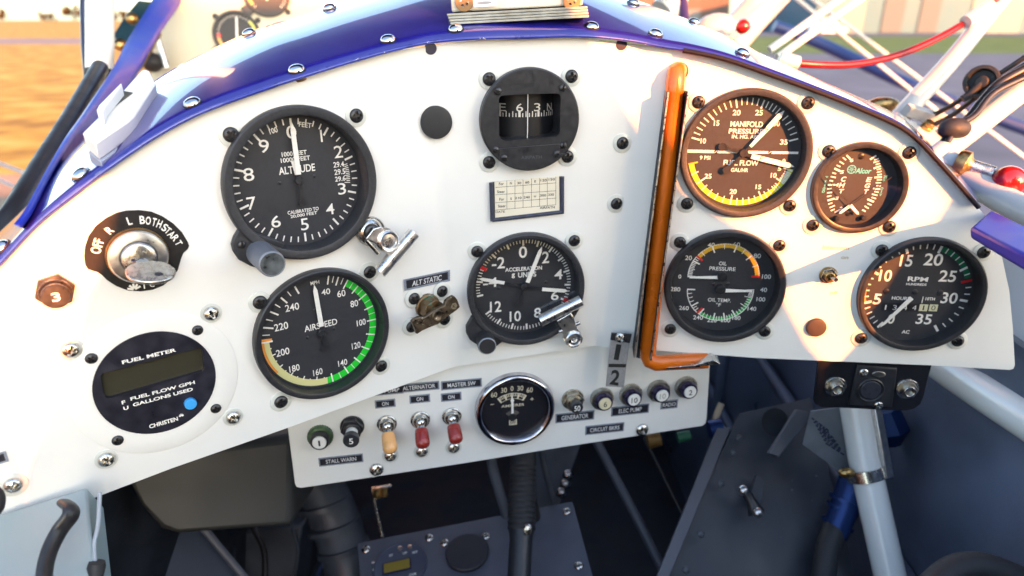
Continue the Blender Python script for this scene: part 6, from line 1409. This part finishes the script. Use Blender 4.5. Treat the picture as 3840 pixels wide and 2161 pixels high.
def hangar(label, x, y, w, dpt, h, m, doors):
    b = WB(); wbox(b, (x, y + dpt / 2, 0), (w, dpt, h), m); o = b.done('hangar'); tag(o, label, 'hangar')
    r = WB(); hw = w / 2 + .4; r.add([(x - hw, y - .4, h), (x + hw, y - .4, h), (x, y - .4, h + w * .12), (x - hw, y + dpt + .4, h), (x + hw, y + dpt + .4, h), (x, y + dpt + .4, h + w * .12)], [(0, 1, 2), (5, 4, 3), (0, 2, 5, 3), (2, 1, 4, 5), (0, 3, 4, 1)], mat('roof_metal', (.28, .30, .30), .5)); r.done('roof', o)
    for dx, dw, dh, mm in doors: q = WB(); wbox(q, (x + dx, y - .1, .05), (dw, .16, dh), mm); q.done('door' if mm is DRKD else 'window', o)
hangar('low red brown hangar left of the pale one', 30, 150, 30, 20, 7, CORR2, ((-8, 5, 5, DRKD), (6, 6, 4, GLZ)))
hangar('pale metal hangar with dark upright doorways', 66, 112, 38, 24, 9, CORR, ((-14, 5, 7.6, GLZ), (-7, 3.2, 8, DRKD), (-1.4, 3.0, 8, DRKD), (9, 8, 6, GLZ)))
hangar('far pale hangar at the right edge', 112, 118, 34, 24, 9, CORR, ((-6, 7, 7, DRKD), (6, 6, 7, DRKD)))
# parked van
def vehicle(x, y, m, label):
    b = WB(); prof = [(-2.3, .35), (2.3, .35), (2.35, .95), (1.3, 1.1), (.7, 1.75), (-1.9, 1.8), (-2.3, 1.0)]; k = len(prof)
    b.add([(x + p, y - .9, q) for p, q in prof] + [(x + p, y + .9, q) for p, q in prof], [tuple(range(k)), tuple(range(2 * k - 1, k - 1, -1))] + [(i, k + i, k + (i + 1) % k, (i + 1) % k) for i in range(k)], m); o = b.done('parked_car'); tag(o, label, 'car')
    g = WB(); g.add([(x + p, y - .91, q) for p, q in ((-1.7, 1.15), (.95, 1.15), (.55, 1.65), (-1.6, 1.68))], [(0, 1, 2, 3)], GLZ); g.done('window', o)
    for wx in (-1.45, 1.45):
        t = WB(); n = 20; t.add([(x + wx + .36 * math.cos(2 * math.pi * i / n), y - .95 + s * .25, .36 + .36 * math.sin(2 * math.pi * i / n)) for s in (0, 1) for i in range(n)], [tuple(range(n)), tuple(range(2 * n - 1, n - 1, -1))] + [(i, (i + 1) % n, n + (i + 1) % n, n + i) for i in range(n)], RUBBER); t.done('wheel', o)
vehicle(43, 98, WHITE2, 'small white car parked before the pale hangar')
# far tree line
random.seed(3)
LEAF = gmat('far_foliage', ((.020, .016, .006), (.05, .035, .012)), .4)
b = WB()
for i in range(70):
    x = random.uniform(-330, 30); y = random.uniform(330, 420); h = random.uniform(4, 9)
    for k in range(26):
        a, e, rr = random.uniform(0, 6.28), random.uniform(-.2, 1.5), random.uniform(.5, 1); c = np.array([x + math.cos(a) * h * .7 * rr, y + math.sin(a) * h * .5 * rr, max(.6, h * .45 + math.sin(e) * h * .5 * rr)]); s = h * .22
        t = [c + np.array([random.uniform(-s, s) for _ in range(3)]) for _ in range(4)]
        for q in t: q[2] = max(q[2], 0.02)
        b.add(t, [(0, 1, 2), (0, 2, 3), (0, 1, 3)], LEAF)
o = b.done('far_trees'); o['kind'] = 'stuff'; o['label'] = 'blurred far hedge of trees along the horizon'; o['category'] = 'trees'
